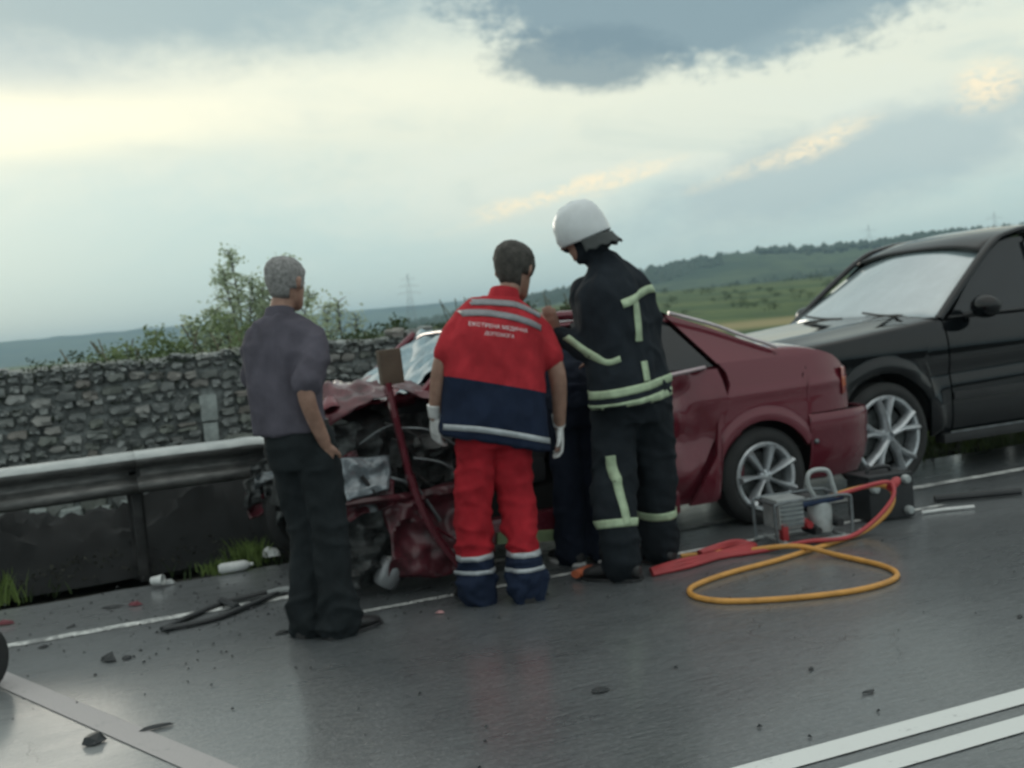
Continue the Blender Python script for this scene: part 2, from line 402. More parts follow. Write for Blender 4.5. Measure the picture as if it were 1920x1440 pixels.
M_LEAF_BR = mat_leaf('bright_grass', (.09, .14, .035), (.14, .20, .06), .3)
M_FAR = mat_leaf('far_wood', (.026, .046, .026), (.045, .07, .034), .1)
M_BARK = simple('bark', (.07, .06, .05), .9)
M_STEM = simple('dry_stem', (.12, .11, .07), .9)
def leaves(mb, pts, size, rnd, aspect=.5):
    for p in pts:
        s = size * rnd.uniform(.6, 1.3); a = Vector((rnd.gauss(0, 1), rnd.gauss(0, 1), rnd.gauss(0, .6))).normalized()
        b = a.cross(Vector((rnd.gauss(0, 1), rnd.gauss(0, 1), rnd.gauss(0, 1)))).normalized() * s * aspect; a *= s
        p = Vector(p); mb.add([p, p + a * .5 + b * .5, p + a, p + a * .5 - b * .5], [(0, 1, 2, 3)])
def clump(mb, c, r, n, size, rnd):
    pts = []
    for _ in range(n):
        d = Vector((rnd.gauss(0, 1), rnd.gauss(0, 1), rnd.gauss(0, 1))).normalized() * (rnd.random() ** .4)
        pts.append((c[0] + d.x * r[0], c[1] + d.y * r[1], c[2] + d.z * r[2]))
    leaves(mb, pts, size, rnd)
# two thin young trees behind the wall
def shrub_tree(name, label, x, y, shoots, leafmat, seed, lsize=.055, dens=1.0, group=None):
    rr = random.Random(seed); root = thing(name, label, 'shrub', (x, y, 0), group=group)
    st = MB(); lv = MB()
    for (dx, dy, h) in shoots:
        h *= .86
        pts = catmull([(dx * .15, dy * .15, 0), (dx * .5 + rr.uniform(-.05, .05), dy * .5, h * .45), (dx * .85, dy * .85, h * .8), (dx + rr.uniform(-.05, .05), dy, h)], 7)
        st.tube(pts, [.022 * (1 - .85 * i / (len(pts) - 1)) for i in range(len(pts))], 6)
        for i, p in enumerate(pts):
            t = i / (len(pts) - 1)
            if t < .35: continue
            for _ in range(3):
                L = (.28 * (1.1 - t) + .06) * rr.uniform(.6, 1.3); d = Vector((rr.gauss(0, 1), rr.gauss(0, 1), rr.uniform(.1, 1.1))).normalized()
                q = p + d * L; st.tube([p, (p + q) / 2 + Vector((0, 0, .01)), q], [.006, .004, .002], 4, cap=False)
                k = int(13 * dens * (1.2 - .6 * t))
                leaves(lv, [p.lerp(q, rr.uniform(.2, 1.1)) + Vector((rr.gauss(0, .035), rr.gauss(0, .035), rr.gauss(0, .035))) for _ in range(k)], lsize, rr)
    st.obj('stem', M_BARK, root); lv.obj('foliage', leafmat, root, smooth=False, kind='stuff'); return root
rr = random.Random(5)
shrub_tree('young_tree', 'tall wispy pale green young tree rising behind the stone wall left of the grey-haired man', 1.75, 11.3,
           [(-.62, .1, 1.45), (-.45, 0, 1.85), (-.25, .1, 2.0), (-.08, -.1, 2.42), (.02, .1, 2.62), (.12, 0, 2.3), (.3, .1, 2.2), (.42, -.1, 2.45), (.52, .1, 2.5), (.68, 0, 2.1), (-.15, -.2, 1.9), (.2, -.2, 1.95), (-.3, .2, 1.7), (.55, -.1, 1.8)], M_LEAF_PALE, 11, .055, 1.25)
shrub_tree('young_tree', 'low pale green sapling just right of the grey-haired man behind the wall', 2.95, 11.6,
           [(-.30, 0, 1.95), (-.12, .1, 2.0), (.05, 0, 1.8)], M_LEAF_PALE, 12, .05, .6)
# brambles along the top and back of the wall
def bramble(label, x0, x1, y, ztop, n, mat, seed, size=.05, depth=.4):
    rr = random.Random(seed); root = thing('bramble_bush', label, 'bush', ((x0 + x1) / 2, y, 0)); lv = MB(); st = MB(); xc = (x0 + x1) / 2
    for i in range(n):
        x = rr.uniform(x0, x1) - xc; top = ztop * (1 + .10 * noise.fractal(Vector((x * 1.7 + seed, 0, seed)), .7, 2, 3)) * rr.uniform(.8, 1.06)
        clump(lv, (x, rr.uniform(-.45, .45), top - rr.uniform(.05, .6) * ztop * depth), (.14, .14, .10), 55, size, rr)
    for i in range(max(6, n // 5)):
        x = rr.uniform(x0, x1) - xc; st.tube(catmull([(x, 0, 0), (x + rr.uniform(-.1, .1), rr.uniform(-.2, .2), ztop * .6), (x + rr.uniform(-.3, .3), rr.uniform(-.3, .3), ztop * rr.uniform(.9, 1.05))], 4), .006, 5)
    st.obj('stem', M_STEM, root); lv.obj('foliage', mat, root, smooth=False, kind='stuff')
bramble('low mid green brambles spilling over the left end of the stone wall', .25, 1.6, 9.55, 1.50, 95, M_LEAF, 21)
bramble('dense green bush under the wispy young tree behind the wall', 1.2, 2.4, 10.3, 1.50, 80, M_LEAF_PALE, 22)
bramble('dark green undergrowth behind the wall between the grey-haired man and the paramedic', 2.5, 4.3, 10.2, 1.40, 80, M_LEAF_DK, 23)
bramble('dark green thicket showing between the paramedic and the firefighter', 4.1, 6.0, 11.8, 1.62, 150, M_LEAF_DK, 24, .06, 1.5)
bramble('sparse dark weeds behind the far left end of the wall', -2.6, .3, 10.2, 1.28, 60, M_LEAF_DK, 25)
# field shrubs and hillside wood
def blob_bush(rr, r, h, n=130, ls=.3):
    lv = MB()
    for _ in range(5): clump(lv, (rr.uniform(-.5, .5) * r, rr.uniform(-.5, .5) * r, h * rr.uniform(.35, .7)), (r * .55, r * .55, h * .36), n // 5, ls, rr)
    return lv
rr = random.Random(31); protos = [blob_bush(rr, 1.6, 1.9).mesh('bush_leaves', False) for _ in range(3)]
for p in protos: p.materials.append(M_LEAF_DK)
def field_bush(x, y, s, k): 
    o = bpy.data.objects.new('field_bush', None); COL.objects.link(o); ch = bpy.data.objects.new('foliage', protos[k % 3]); COL.objects.link(ch); ch.parent = o; ch['kind'] = 'stuff'; o.location = (x, y, ground_z(x, y)); o.scale = (s, s, s * .8); o.rotation_euler = (0, 0, rr.uniform(0, 6))
    tag(o, 'small dark rounded shrub dotted about the green field behind the cars', 'shrub', 'shrubs scattered over the field')
for i in range(46):
    az = math.radians(rr.uniform(29, 41)); r = rr.uniform(95, 330); field_bush(r * math.sin(az), r * math.cos(az), rr.uniform(.5, 1.1) * (r / 180) ** .5, i)
for i in range(8):
    az = math.radians(rr.uniform(-2.5, 3.5)); r = rr.uniform(60, 120)
    o = bpy.data.objects.new('distant_tree', None); COL.objects.link(o); ch = bpy.data.objects.new('foliage', protos[i % 3]); COL.objects.link(ch); ch.parent = o; ch['kind'] = 'stuff'; o.location = (r * math.sin(az), r * math.cos(az), -.05); s = r / 95 * rr.uniform(.7, 1.1); o.scale = (s, s, s * .8)
    tag(o, 'dark tree in the haze just above the left end of the stone wall', 'tree', 'dark trees beyond the left end of the wall')
wood = MB(); rr = random.Random(77)
for i in range(5200):
    az = math.radians(rr.uniform(16, 52)); d = 1150 - rr.uniform(-30, 560); x, y = d * math.sin(az), d * math.cos(az)
    if noise.fractal(Vector((x * .006, y * .006, 2)), .6, 2, 3) < -.02: continue
    a_ = math.degrees(az)
    el = np.interp(a_, [12, 19, 24, 27, 29.9, 31.8, 33.5, 35.2, 38, 40.2, 43.2, 46.6, 55], [-.2, .5, 1.22, 1.6, 2.06, 2.28, 2.38, 2.44, 2.28, 2.28, 2.4, 2.28, 2.0])
    h0 = 1150 * math.tan(math.radians(el)) + 1.35; t = (d - 1150) / 900
    hh = np.interp(t, [-.62, -.4, -.2, -.08, 0, .12], [0, .22, .58, .88, 1, .9]); z = -1.5 + (h0 + 1.5) * hh - 1.0
    s = rr.uniform(2.5, 4.5); q = Vector((x, y, z)); n = 6
    ring = [(x + s * math.cos(k * PI / 3 + i) * rr.uniform(.8, 1.2), y + s * math.sin(k * PI / 3 + i) * rr.uniform(.8, 1.2), z + s * rr.uniform(.3, .8)) for k in range(6)]
    wood.add([(x, y, z - 2), *ring, (x, y, z + s * rr.uniform(1.2, 1.9))], [(0, (k + 1) % 6 + 1, k + 1) for k in range(6)] + [(7, k + 1, (k + 1) % 6 + 1) for k in range(6)])
wood.obj('hillside_wood', M_FAR, kind='stuff', smooth=False)
# pylons
M_PYL = simple('galvanised_steel', (.28, .30, .31), .5, .4)
def pylon(az, d, h, label):
    a_ = math.radians(az); x, y = d * math.sin(a_), d * math.cos(a_); mb = MB(); w = h * .11
    for sx in (-1, 1):
        for sy in (-1, 1): mb.tube([(sx * w, sy * w, 0), (sx * w * .28, sy * w * .28, h * .62), (sx * .3, sy * .3, h)], .17, 4)
    for i in range(7):
        z0, z1 = h * .62 * i / 7, h * .62 * (i + 1) / 7; w0, w1 = w * (1 - .72 * i / 7), w * (1 - .72 * (i + 1) / 7)
        for sy in (-1, 1): mb.tube([(-w0, sy * w0, z0), (w1, sy * w1, z1)], .08, 4); mb.tube([(w0, sy * w0, z0), (-w1, sy * w1, z1)], .08, 4)
    root = thing('power_pylon', label, 'pylon', (x, y, ground_z(x, y) * .2), a_ * -1, 'power pylons on the skyline')
    mb.obj('lattice_tower', M_PYL, root)
    for zz, L in ((.66, .20), (.78, .16), (.9, .12)):
        mb = MB(); mb.tube([(-h * L, 0, h * zz), (0, 0, h * zz + h * .03), (h * L, 0, h * zz)], .14, 4); mb.obj('cross_arm', M_PYL, root)
pylon(17.3, 900, 47, 'lattice power pylon on the skyline between the grey-haired man and the paramedic')
pylon(40.25, 1120, 62, 'lattice power pylon above the ridge left of the dark off-road car roof')
pylon(45.85, 1120, 61, 'lattice power pylon at the upper right edge of the photo')
# ------------------------------------------------------------------ stone wall
def mat_stone():
    t = NT('rubble_stone'); oi = t.n('ShaderNodeObjectInfo'); n = t.noise(14, 5, .65); n2 = t.noise(60, 3, .6)
    cr = t.n('ShaderNodeValToRGB'); t.l(oi.outputs['Random'], cr.inputs[0]); r = cr.color_ramp
    r.elements[0].color = (.23, .25, .245, 1); r.elements[1].color = (.52, .55, .535, 1)
    for p, c in ((.25, (.28, .30, .295)), (.5, (.23, .25, .22)), (.7, (.34, .365, .36)), (.9, (.29, .27, .245))): e = r.elements.new(p); e.color = (*c, 1)
    c = t.mix(t.math('MULTIPLY', t.mr(n, .35, .8), .6), cr.outputs[0], (.12, .135, .12)); c = t.mix(t.math('MULTIPLY', t.mr(t.noise(3, 4, .6), .55, .7), .5), c, (.08, .10, .055))
    t.set(color=c, rough=.85, spec=.3); t.bump(t.math('ADD', n, n2), .6, .015); return t.m
M_STONE = mat_stone(); M_MORTAR = simple('wall_core', (.20, .22, .215), .95, var=.4, scale=20, bump=.5)
M_STONE_PALE = simple('pale_quoin_stone', (.30, .34, .33), .8, var=.2, scale=12, bump=.5)
WY = 9.0
wall = thing('stone_wall', 'long rubble stone wall with mossy joints behind the steel guardrail', 'wall', (0, WY, 0))
def stone_mesh(rr):
    n = 9; out = []
    ang = [2 * PI * (k + rr.uniform(-.25, .25)) / n for k in range(n)]
    def rr_(k, f):
        a_ = ang[k]; c, s = math.cos(a_), math.sin(a_); q = 1 / (abs(c) ** 6 + abs(s) ** 6) ** (1 / 6); return (c * q * .5 * f, s * q * .5 * f)
    js = [rr.uniform(.80, 1.06) for _ in range(n)]
    V = [(rr_(k, js[k])[0], .5, rr_(k, js[k])[1]) for k in range(n)] + [(rr_(k, js[k] * .98)[0], -.30, rr_(k, js[k] * .98)[1]) for k in range(n)] + [(rr_(k, js[k] * .86)[0], -.5 + rr.uniform(-.14, .10), rr_(k, js[k] * .86)[1]) for k in range(n)] + [(rr.uniform(-.2, .2), -.52 + rr.uniform(-.08, .06), rr.uniform(-.1, .1))]
    F = []
    for b in (0, n):
        for k in range(n): F.append((b + k, b + (k + 1) % n, b + n + (k + 1) % n, b + n + k))
    for k in range(n): F.append((2 * n + k, 2 * n + (k + 1) % n, 3 * n))
    me = mesh('stone', V, F, True, 28); return me
rr = random.Random(19); SMS = [stone_mesh(rr) for _ in range(14)]
for s in SMS: s.materials.append(M_STONE)
stones = []; z = .02; WX0, WX1 = -3.2, 3.55
special = [(1.01, 1.14, .80, 1.00), (1.02, 1.13, .58, .785)]
while z < 1.37:
    h = rr.uniform(.048, .105) if z > .2 else rr.uniform(.16, .2); x = WX0 + rr.uniform(-.1, 0)
    while x < WX1:
        w = h * rr.uniform(.8, 2.3); w = min(max(w, .075), .24)
        if z < .2: w = rr.uniform(.17, .27)
        hh = h * rr.uniform(.9, 1.04); zc = z + h / 2 + rr.uniform(-.016, .016) + .05 * noise.noise(Vector((x * 1.3, z * 2, 3)))
        if rr.random() < .13 and w > .15:   # two thin stones one over the other
            stones += [(x + w / 2, zc + h * .26, w, h * .47), (x + w / 2, zc - h * .25, w, h * .47)]
        else: stones.append((x + w / 2, zc, w, hh))
        x += w + rr.uniform(.004, .016)
    z += h + .006
stones = [s for s in stones if not any(a - .02 < s[0] < b + .02 and c < s[1] < d for a, b, c, d in special) and s[1] < 1.34 + .05 * noise.noise(Vector((s[0] * 2, 0, 0)))]
def px_of(x, z): return x   # nearness rank along the seen stretch
seen = [s for s in stones if -.75 < s[0] < 3.3]; rest = [s for s in stones if not (-.75 < s[0] < 3.3)]
seen.sort(key=lambda s: -s[2] * s[3]); rest += seen[292:]; seen = seen[:292]
for (sx, sz, w, h) in seen:
    o = obj('stone', SMS[rr.randrange(14)], None, wall); o.location = (sx, -.01 + rr.uniform(-.03, .025), sz); o.scale = (w * 1.02, .16, h * 1.03); o.rotation_euler = (rr.uniform(-.1, .1), rr.uniform(-.07, .07), rr.uniform(-.08, .08))
mb = MB()
for (sx, sz, w, h) in rest:
    me = SMS[rr.randrange(14)]; R_ = Euler((rr.uniform(-.1, .1), rr.uniform(-.07, .07), 0)).to_matrix()
    mb.add([R_ @ Vector((v.co.x * w * 1.02, v.co.y * .16, v.co.z * h * 1.03)) + Vector((sx, -.01 + rr.uniform(-.03, .025), sz)) for v in me.vertices], [tuple(p.vertices) for p in me.polygons])
mb.obj('stone_courses', M_STONE, wall, kind='stuff')
for a_, b_, c_, d_ in special:
    mb = MB(); mb.box((0, 0, 0), (b_ - a_, .16, d_ - c_), bev=.012); o = mb.obj('stone', M_STONE_PALE, wall, label='tall pale dressed block set upright in the wall'); o.location = ((a_ + b_) / 2, -.03, (c_ + d_) / 2)
for x_, w_ in ((-.22, .17), (.0, .19), (.22, .18), (.4, .12)):
    me = SMS[rr.randrange(14)].copy(); me.materials.clear(); o = obj('stone', me, M_STONE_PALE, wall, label='pale squared stone in the wall foot seen under the guardrail'); o.location = (x_, -.06, .17 + rr.uniform(-.02, .02)); o.rotation_euler = (0, rr.uniform(-.05, .05), 0); o.scale = (w_, .16, .22)
mb = MB(); n = 60; V = []; F = []
for i in range(n + 1):
    x = WX0 + (WX1 - WX0) * i / n; t = 1.33 + .03 * noise.noise(Vector((x * 2.2, 3, 0)))
    V += [(x, -.040, -.1), (x, -.040, t - .03), (x, .12, t), (x, .42, t), (x, .5, -.1)]
for i in range(n):
    for k in range(4): F.append((i * 5 + k, i * 5 + k + 1, (i + 1) * 5 + k + 1, (i + 1) * 5 + k))
F += [(0, 4, 3, 2, 1), tuple(n * 5 + k for k in range(5))]
obj('rubble_core', mesh('rubble_core', V, F, True, 30), M_MORTAR, wall)
# moss and weeds hanging in the joints
mb = MB(); rr = random.Random(3)
for _ in range(260):
    x = rr.uniform(-1, 3.4); z_ = 1.38 - abs(rr.gauss(0, .10)) if rr.random() < .7 else rr.uniform(.2, 1.2); clump(mb, (x, -.06, z_), (.07, .05, .035), 10, .03, rr)
mb.obj('moss', M_LEAF_DK, wall, kind='stuff', smooth=False)

# ------------------------------------------------------------------ guardrail
M_GALV = None
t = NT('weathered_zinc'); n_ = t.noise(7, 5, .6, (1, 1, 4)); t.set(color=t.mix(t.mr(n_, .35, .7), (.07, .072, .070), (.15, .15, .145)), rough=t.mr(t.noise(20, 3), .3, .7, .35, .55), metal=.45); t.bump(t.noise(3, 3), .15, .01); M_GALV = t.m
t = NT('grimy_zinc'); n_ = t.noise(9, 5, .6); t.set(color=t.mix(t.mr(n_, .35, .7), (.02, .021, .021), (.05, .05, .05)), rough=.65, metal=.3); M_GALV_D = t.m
t = NT('sky_lit_zinc'); t.set(color=t.mix(t.mr(t.noise(5, 5, .6, (1, 1, 3)), .3, .7), (.34, .37, .37), (.50, .53, .52)), rough=.45, metal=.1); M_GALV_T = t.m  # skylight on the rail's top lip is put into this paler colour
rail = thing('guardrail', 'long galvanised steel guardrail on posts in front of the stone wall', 'guardrail', (0, 7.2, 0))
prof = [(.050, .765), (.010, .762), (-.034, .748), (-.058, .722), (-.056, .700), (-.040, .685), (.020, .662), (.026, .645), (.026, .622), (.020, .605), (-.040, .582), (-.055, .560), (-.050, .528), (-.015, .508), (.012, .508)]
def rail_path(x):
    b = sstep(x, .9, 1.9); return Vector((x, .22 * b, -.16 * b * b + .006 * math.sin(x * 2.1)))
def w_beam(x0, x1, n, parent, off=0.0):
    V = []; F = []
    for i in range(n + 1):
        x = x0 + (x1 - x0) * i / n; c = rail_path(x)
        k_ = 1 - .5 * sstep(x, 1.35, 1.9)
        for (y, zz) in prof: V.append((c.x, c.y + y * k_ + off, c.z + zz + (.01 * noise.noise(Vector((x * 6, zz * 9, 0))) if x > 1 else .0015 * noise.noise(Vector((x * 3, zz * 9, 0))))))
    m_ = len(prof)
    for i in range(n):
        for k in range(m_ - 1): F.append((i * m_ + k, i * m_ + k + 1, (i + 1) * m_ + k + 1, (i + 1) * m_ + k))
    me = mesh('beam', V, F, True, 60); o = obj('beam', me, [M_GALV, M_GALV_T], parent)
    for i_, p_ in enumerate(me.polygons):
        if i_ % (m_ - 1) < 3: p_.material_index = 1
    so_ = o.modifiers.new('t', 'SOLIDIFY'); so_.thickness = .004; return o
w_beam(-12, -3.6, 20, rail); w_beam(-3.75, .40, 30, rail, -.006); w_beam(.25, 1.86, 40, rail)
for x_ in (-11.6, -7.6, -3.62, .39):
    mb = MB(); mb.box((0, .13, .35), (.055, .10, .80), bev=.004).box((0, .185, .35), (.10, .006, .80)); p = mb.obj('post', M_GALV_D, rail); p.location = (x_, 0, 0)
    mb = MB(); mb.box((0, .055, .635), (.07, .07, .20), bev=.004); p = mb.obj('spacer', M_GALV_D, rail); p.location = (x_, 0, 0)
    for dx in (-.06, .06):
        mb = MB(); mb.lathe([(0, -.052), (.012, -.05), (.014, -.042), (.014, -.03)], (x_ + dx, 0, .70), 'Y', 8); mb.obj('bolt', M_GALV_D, rail)

# verge: rough grass, litter and soil
mb = MB(); rr = random.Random(4)
def blades(mb, x, y, n, h, spread, rr, z0=-.05, w=.006):
    for _ in range(n):
        bx, by = x + rr.gauss(0, spread), y + rr.gauss(0, spread); l = h * rr.uniform(.5, 1.2); dx, dy = rr.gauss(0, .35) * l, rr.gauss(0, .35) * l; a_ = rr.uniform(0, PI)
        wx, wy = math.cos(a_) * w, math.sin(a_) * w
        mb.add([(bx - wx, by - wy, z0), (bx + wx, by + wy, z0), (bx + dx * .4 + wx * .7, by + dy * .4 + wy * .7, z0 + l * .6), (bx + dx * .4 - wx * .7, by + dy * .4 - wy * .7, z0 + l * .6), (bx + dx, by + dy, z0 + l)], [(0, 1, 2, 3), (3, 2, 4)])
for _ in range(520): blades(mb, rr.uniform(-4, 12), rr.triangular(7.0, 9.0, 8.6), 12, .11, .09, rr)
mb.obj('rough_grass', M_LEAF_DK, kind='stuff', smooth=False)
def tuft(label, x, y, n, h, sp_, seed, mat=M_LEAF_BR):
    rr = random.Random(seed); m_ = MB(); blades(m_, 0, 0, n, h, sp_, rr, -.03, .008); o = m_.obj('grass_tuft', mat, smooth=False); o.location = (x, y, 0); o['label'] = label; o['kind'] = 'stuff'
# dark sheeting heaped under the rail
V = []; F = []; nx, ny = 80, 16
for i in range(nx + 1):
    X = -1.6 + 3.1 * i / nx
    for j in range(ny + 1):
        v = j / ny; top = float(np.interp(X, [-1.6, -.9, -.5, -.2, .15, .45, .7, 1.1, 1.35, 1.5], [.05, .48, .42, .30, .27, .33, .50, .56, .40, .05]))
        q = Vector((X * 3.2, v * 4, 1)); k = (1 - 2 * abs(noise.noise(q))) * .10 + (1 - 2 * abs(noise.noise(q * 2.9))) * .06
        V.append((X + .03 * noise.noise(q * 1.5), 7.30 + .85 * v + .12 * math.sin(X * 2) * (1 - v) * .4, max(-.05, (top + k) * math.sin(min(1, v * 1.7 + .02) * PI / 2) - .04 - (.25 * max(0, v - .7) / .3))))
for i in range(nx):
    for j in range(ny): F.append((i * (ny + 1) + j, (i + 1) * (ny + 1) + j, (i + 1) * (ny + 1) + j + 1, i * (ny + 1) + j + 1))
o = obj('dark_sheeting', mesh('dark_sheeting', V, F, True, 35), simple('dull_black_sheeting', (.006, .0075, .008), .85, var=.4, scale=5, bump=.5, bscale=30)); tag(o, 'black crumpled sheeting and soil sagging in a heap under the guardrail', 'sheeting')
mb = MB(); rr = random.Random(14)
for _ in range(420):
    X = rr.uniform(-1.2, 1.4); v = rr.random(); clump(mb, (X, 7.28 + .7 * v, rr.uniform(.0, .32) * (.3 + v)), (.06, .05, .04), 6, .028, rr)
mb.obj('dead_weeds', mat_leaf('dead_dark_leaf', (.012, .014, .011), (.03, .032, .022), .1), kind='stuff', smooth=False)
tuft('bright green grass tuft at the left edge under the guardrail', -.47, 7.25, 170, .17, .08, 1)
tuft('yellow-green grass tuft beside the wreck behind the standing man', 1.03, 7.22, 150, .15, .06, 2)
tuft('small olive grass tuft behind the white plastic piece', .84, 7.12, 90, .07, .07, 3)
tuft('patch of grass on the verge under the dark off-road car', 6.9, 7.9, 700, .12, .35, 4)
mb = MB(); rr = random.Random(9)
for _ in range(240): blades(mb, rr.uniform(5.4, 9.5), rr.uniform(6.9, 8.6), 14, .12, .09, rr)
mb.obj('verge_grass', M_LEAF, kind='stuff', smooth=False)
# haze
hz = MB(); hz.box((0, 0, 53.5), (9400, 9400, 113)); o = hz.obj('haze', None, kind='stuff', smooth=False)
hm = bpy.data.materials.new('haze_air'); hm.use_nodes = True; hm.node_tree.nodes.clear()
pv = hm.node_tree.nodes.new('ShaderNodeVolumePrincipled'); ho = hm.node_tree.nodes.new('ShaderNodeOutputMaterial'); hm.node_tree.links.new(pv.outputs[0], ho.inputs['Volume'])
pv.inputs['Color'].default_value = (.55, .80, .95, 1); pv.inputs['Density'].default_value = .00032
o.data.materials.append(hm)
# ------------------------------------------------------------------ people
def skin_mat(): 
    t = NT('skin'); n = t.noise(18, 4, .6); t.set(color=t.mix(t.mr(n, .35, .7), (.26, .15, .11), (.36, .215, .16)), rough=.55, sub=.08); t.b.inputs['Subsurface Radius'].default_value = (.01, .004, .002); t.bump(t.noise(150, 3), .15, .002); return t.m
M_SKIN = skin_mat()
def cloth(name, c, scale=7, var=.22, fine=420, extra=None):
    t = NT(name); n = t.noise(scale, 5, .6)
    col = t.mix(t.mr(n, .3, .7), tuple(x * (1 - var) for x in c), tuple(x * (1 + var) for x in c))
    if extra: col = extra(t, col)
    t.set(color=col, rough=.9, spec=.15, sheen=0.)
    h = t.math('ADD', t.math('MULTIPLY', t.noise(26, 4, .6, (1, 1, .55)), 1.0), t.math('MULTIPLY', t.noise(fine, 2), .12)); t.bump(h, .35, .012); return t.m
M_REFL = simple('silver_reflective_tape', (.40, .43, .45), .42, .25, var=.12, scale=30, bump=.15)
M_REFL_DIM = simple('grey_reflective_tape', (.23, .235, .25), .5, .2, var=.12, scale=30, bump=.15)
M_REFL_GR = simple('yellow_green_reflective_tape', (.38, .48, .32), .5, .1, var=.15, scale=24, bump=.15)
M_GLOVE = simple('white_latex_glove', (.62, .63, .62), .45, var=.1, scale=20, bump=.3)
M_BLACKLEATHER = simple('black_leather', (.018, .018, .019), .45, var=.3, bump=.2)
M_HAIR_GREY = simple('grey_hair', (.24, .24, .235), .75, var=.35, scale=70, bump=1.0, bscale=260)
M_HAIR_DARK = simple('dark_hair', (.045, .042, .036), .7, var=.4, scale=40, bump=.9, bscale=160)

def yaw_vec(yaw):   # yaw in degrees clockwise from +Y seen from above: facing direction and right-hand direction
    a = math.radians(yaw); return Vector((math.sin(a), math.cos(a), 0)), Vector((math.cos(a), -math.sin(a), 0))
def oring(c, a, b, yaw=0, roll=0, pitch=0, n=26, e=2.4):
    """closed ring: half width a along the person's right, half depth b along facing; roll lowers the right side"""
    f, r = yaw_vec(yaw); M_ = Matrix.Rotation(math.radians(roll), 3, f) @ Matrix.Rotation(math.radians(-pitch), 3, r)
    c = Vector(c); out = []
    for k in range(n):
        t = 2 * PI * k / n; ct, st = math.cos(t), math.sin(t)
        u = math.copysign(abs(ct) ** (2 / e), ct) * a; v = math.copysign(abs(st) ** (2 / e), st) * b
        out.append(c + M_ @ (r * u + f * v))
    return out
def lerp_rings(specs, per=4):
    """smooth in-between rings from a few given ones"""
    keys = ('c', 'a', 'b', 'yaw', 'roll', 'pitch'); out = []
    arr = [list(s[0]) + list(s[1:]) + [0] * (6 - len(s)) for s in specs]
    for i in range(len(arr) - 1):
        p0, p1, p2, p3 = arr[max(i - 1, 0)], arr[i], arr[i + 1], arr[min(i + 2, len(arr) - 1)]
        for j in range(per):
            t = j / per
            out.append([.5 * (2 * b + (c - a) * t + (2 * a - 5 * b + 4 * c - d) * t * t + (3 * b - a - 3 * c + d) * t ** 3) for a, b, c, d in zip(p0, p1, p2, p3)])
    out.append(arr[-1]); return [oring(q[:3], max(q[3], .005), max(q[4], .005), *q[5:8]) for q in out]
def torso_fn(mb, specs): mb.rings(lerp_rings(specs), True)
def limb(mb, pts, rad, n=16, per=6, flat=1.0):
    P = catmull(pts, per); m_ = len(pts) - 1; R_ = []
    for i in range(len(P)):
        t = i / per; k = min(int(t), m_ - 1); R_.append(rad[k] + (rad[k + 1] - rad[k]) * (t - k))
    mb.tube(P, R_, n, True, flat)
    mb.ball(P[0], R_[0] * .98, 10); mb.ball(P[-1], R_[-1] * .98, 10)
def add_head(mb, c, yaw, pitch, s=1.0):
    """skull, face and ears; c is the middle of the head"""
    f, r = yaw_vec(yaw); R_ = Matrix.Rotation(math.radians(-pitch), 3, r) @ Matrix((r, f, Vector((0, 0, 1)))).transposed()
    T = lambda x, y, z: Vector(c) + R_ @ Vector((x * s, y * s, z * s))
    # y forward, z up
    rg = []
    for z_, a, b, y0 in ((-.115, .022, .022, .058), (-.105, .038, .040, .048), (-.085, .050, .060, .030), (-.055, .060, .078, .012), (-.02, .068, .090, .002), (.02, .074, .098, -.004), (.055, .075, .098, -.008), (.085, .064, .084, -.012), (.108, .042, .056, -.014), (.118, .014, .02, -.014)):
        q = []
        for k in range(24):
            t = 2 * PI * k / 24; q.append(T(math.cos(t) * a, y0 + math.sin(t) * b, z_))
        rg.append(q)
    mb.rings(rg, True)
    mb.tube([T(0, .088, .025), T(0, .103, -.005), T(0, .116, -.024), T(0, .100, -.036)], [.008, .010, .014, .010], 8)      # nose
    mb.tube([T(-.026, .078, -.062), T(0, .090, -.060), T(.026, .078, -.062)], [.005, .009, .005], 8)                        # lips
    mb.tube([T(-.045, .072, .030), T(-.02, .088, .034), T(.02, .088, .034), T(.045, .072, .030)], [.008, .010, .010, .008], 8)  # brow
    mb.ball(T(0, .070, -.098), .022 * s, 8)
    for q in (-1, 1):
        mb.tube([T(q * .074, -.004, .022), T(q * .082, -.016, .012), T(q * .082, -.016, -.012), T(q * .074, -.002, -.030)], [.010, .013, .011, .007], 8)
    return T
def eyes(T, root, s=1.0):
    for q in (-1, 1):
        e_ = MB(); e_.ball(T(q * .030, .078, .010), .0125, 10); e_.obj('eye', M_EYE, root)
M_EYE = simple('eye', (.55, .52, .48), .2, var=.05)
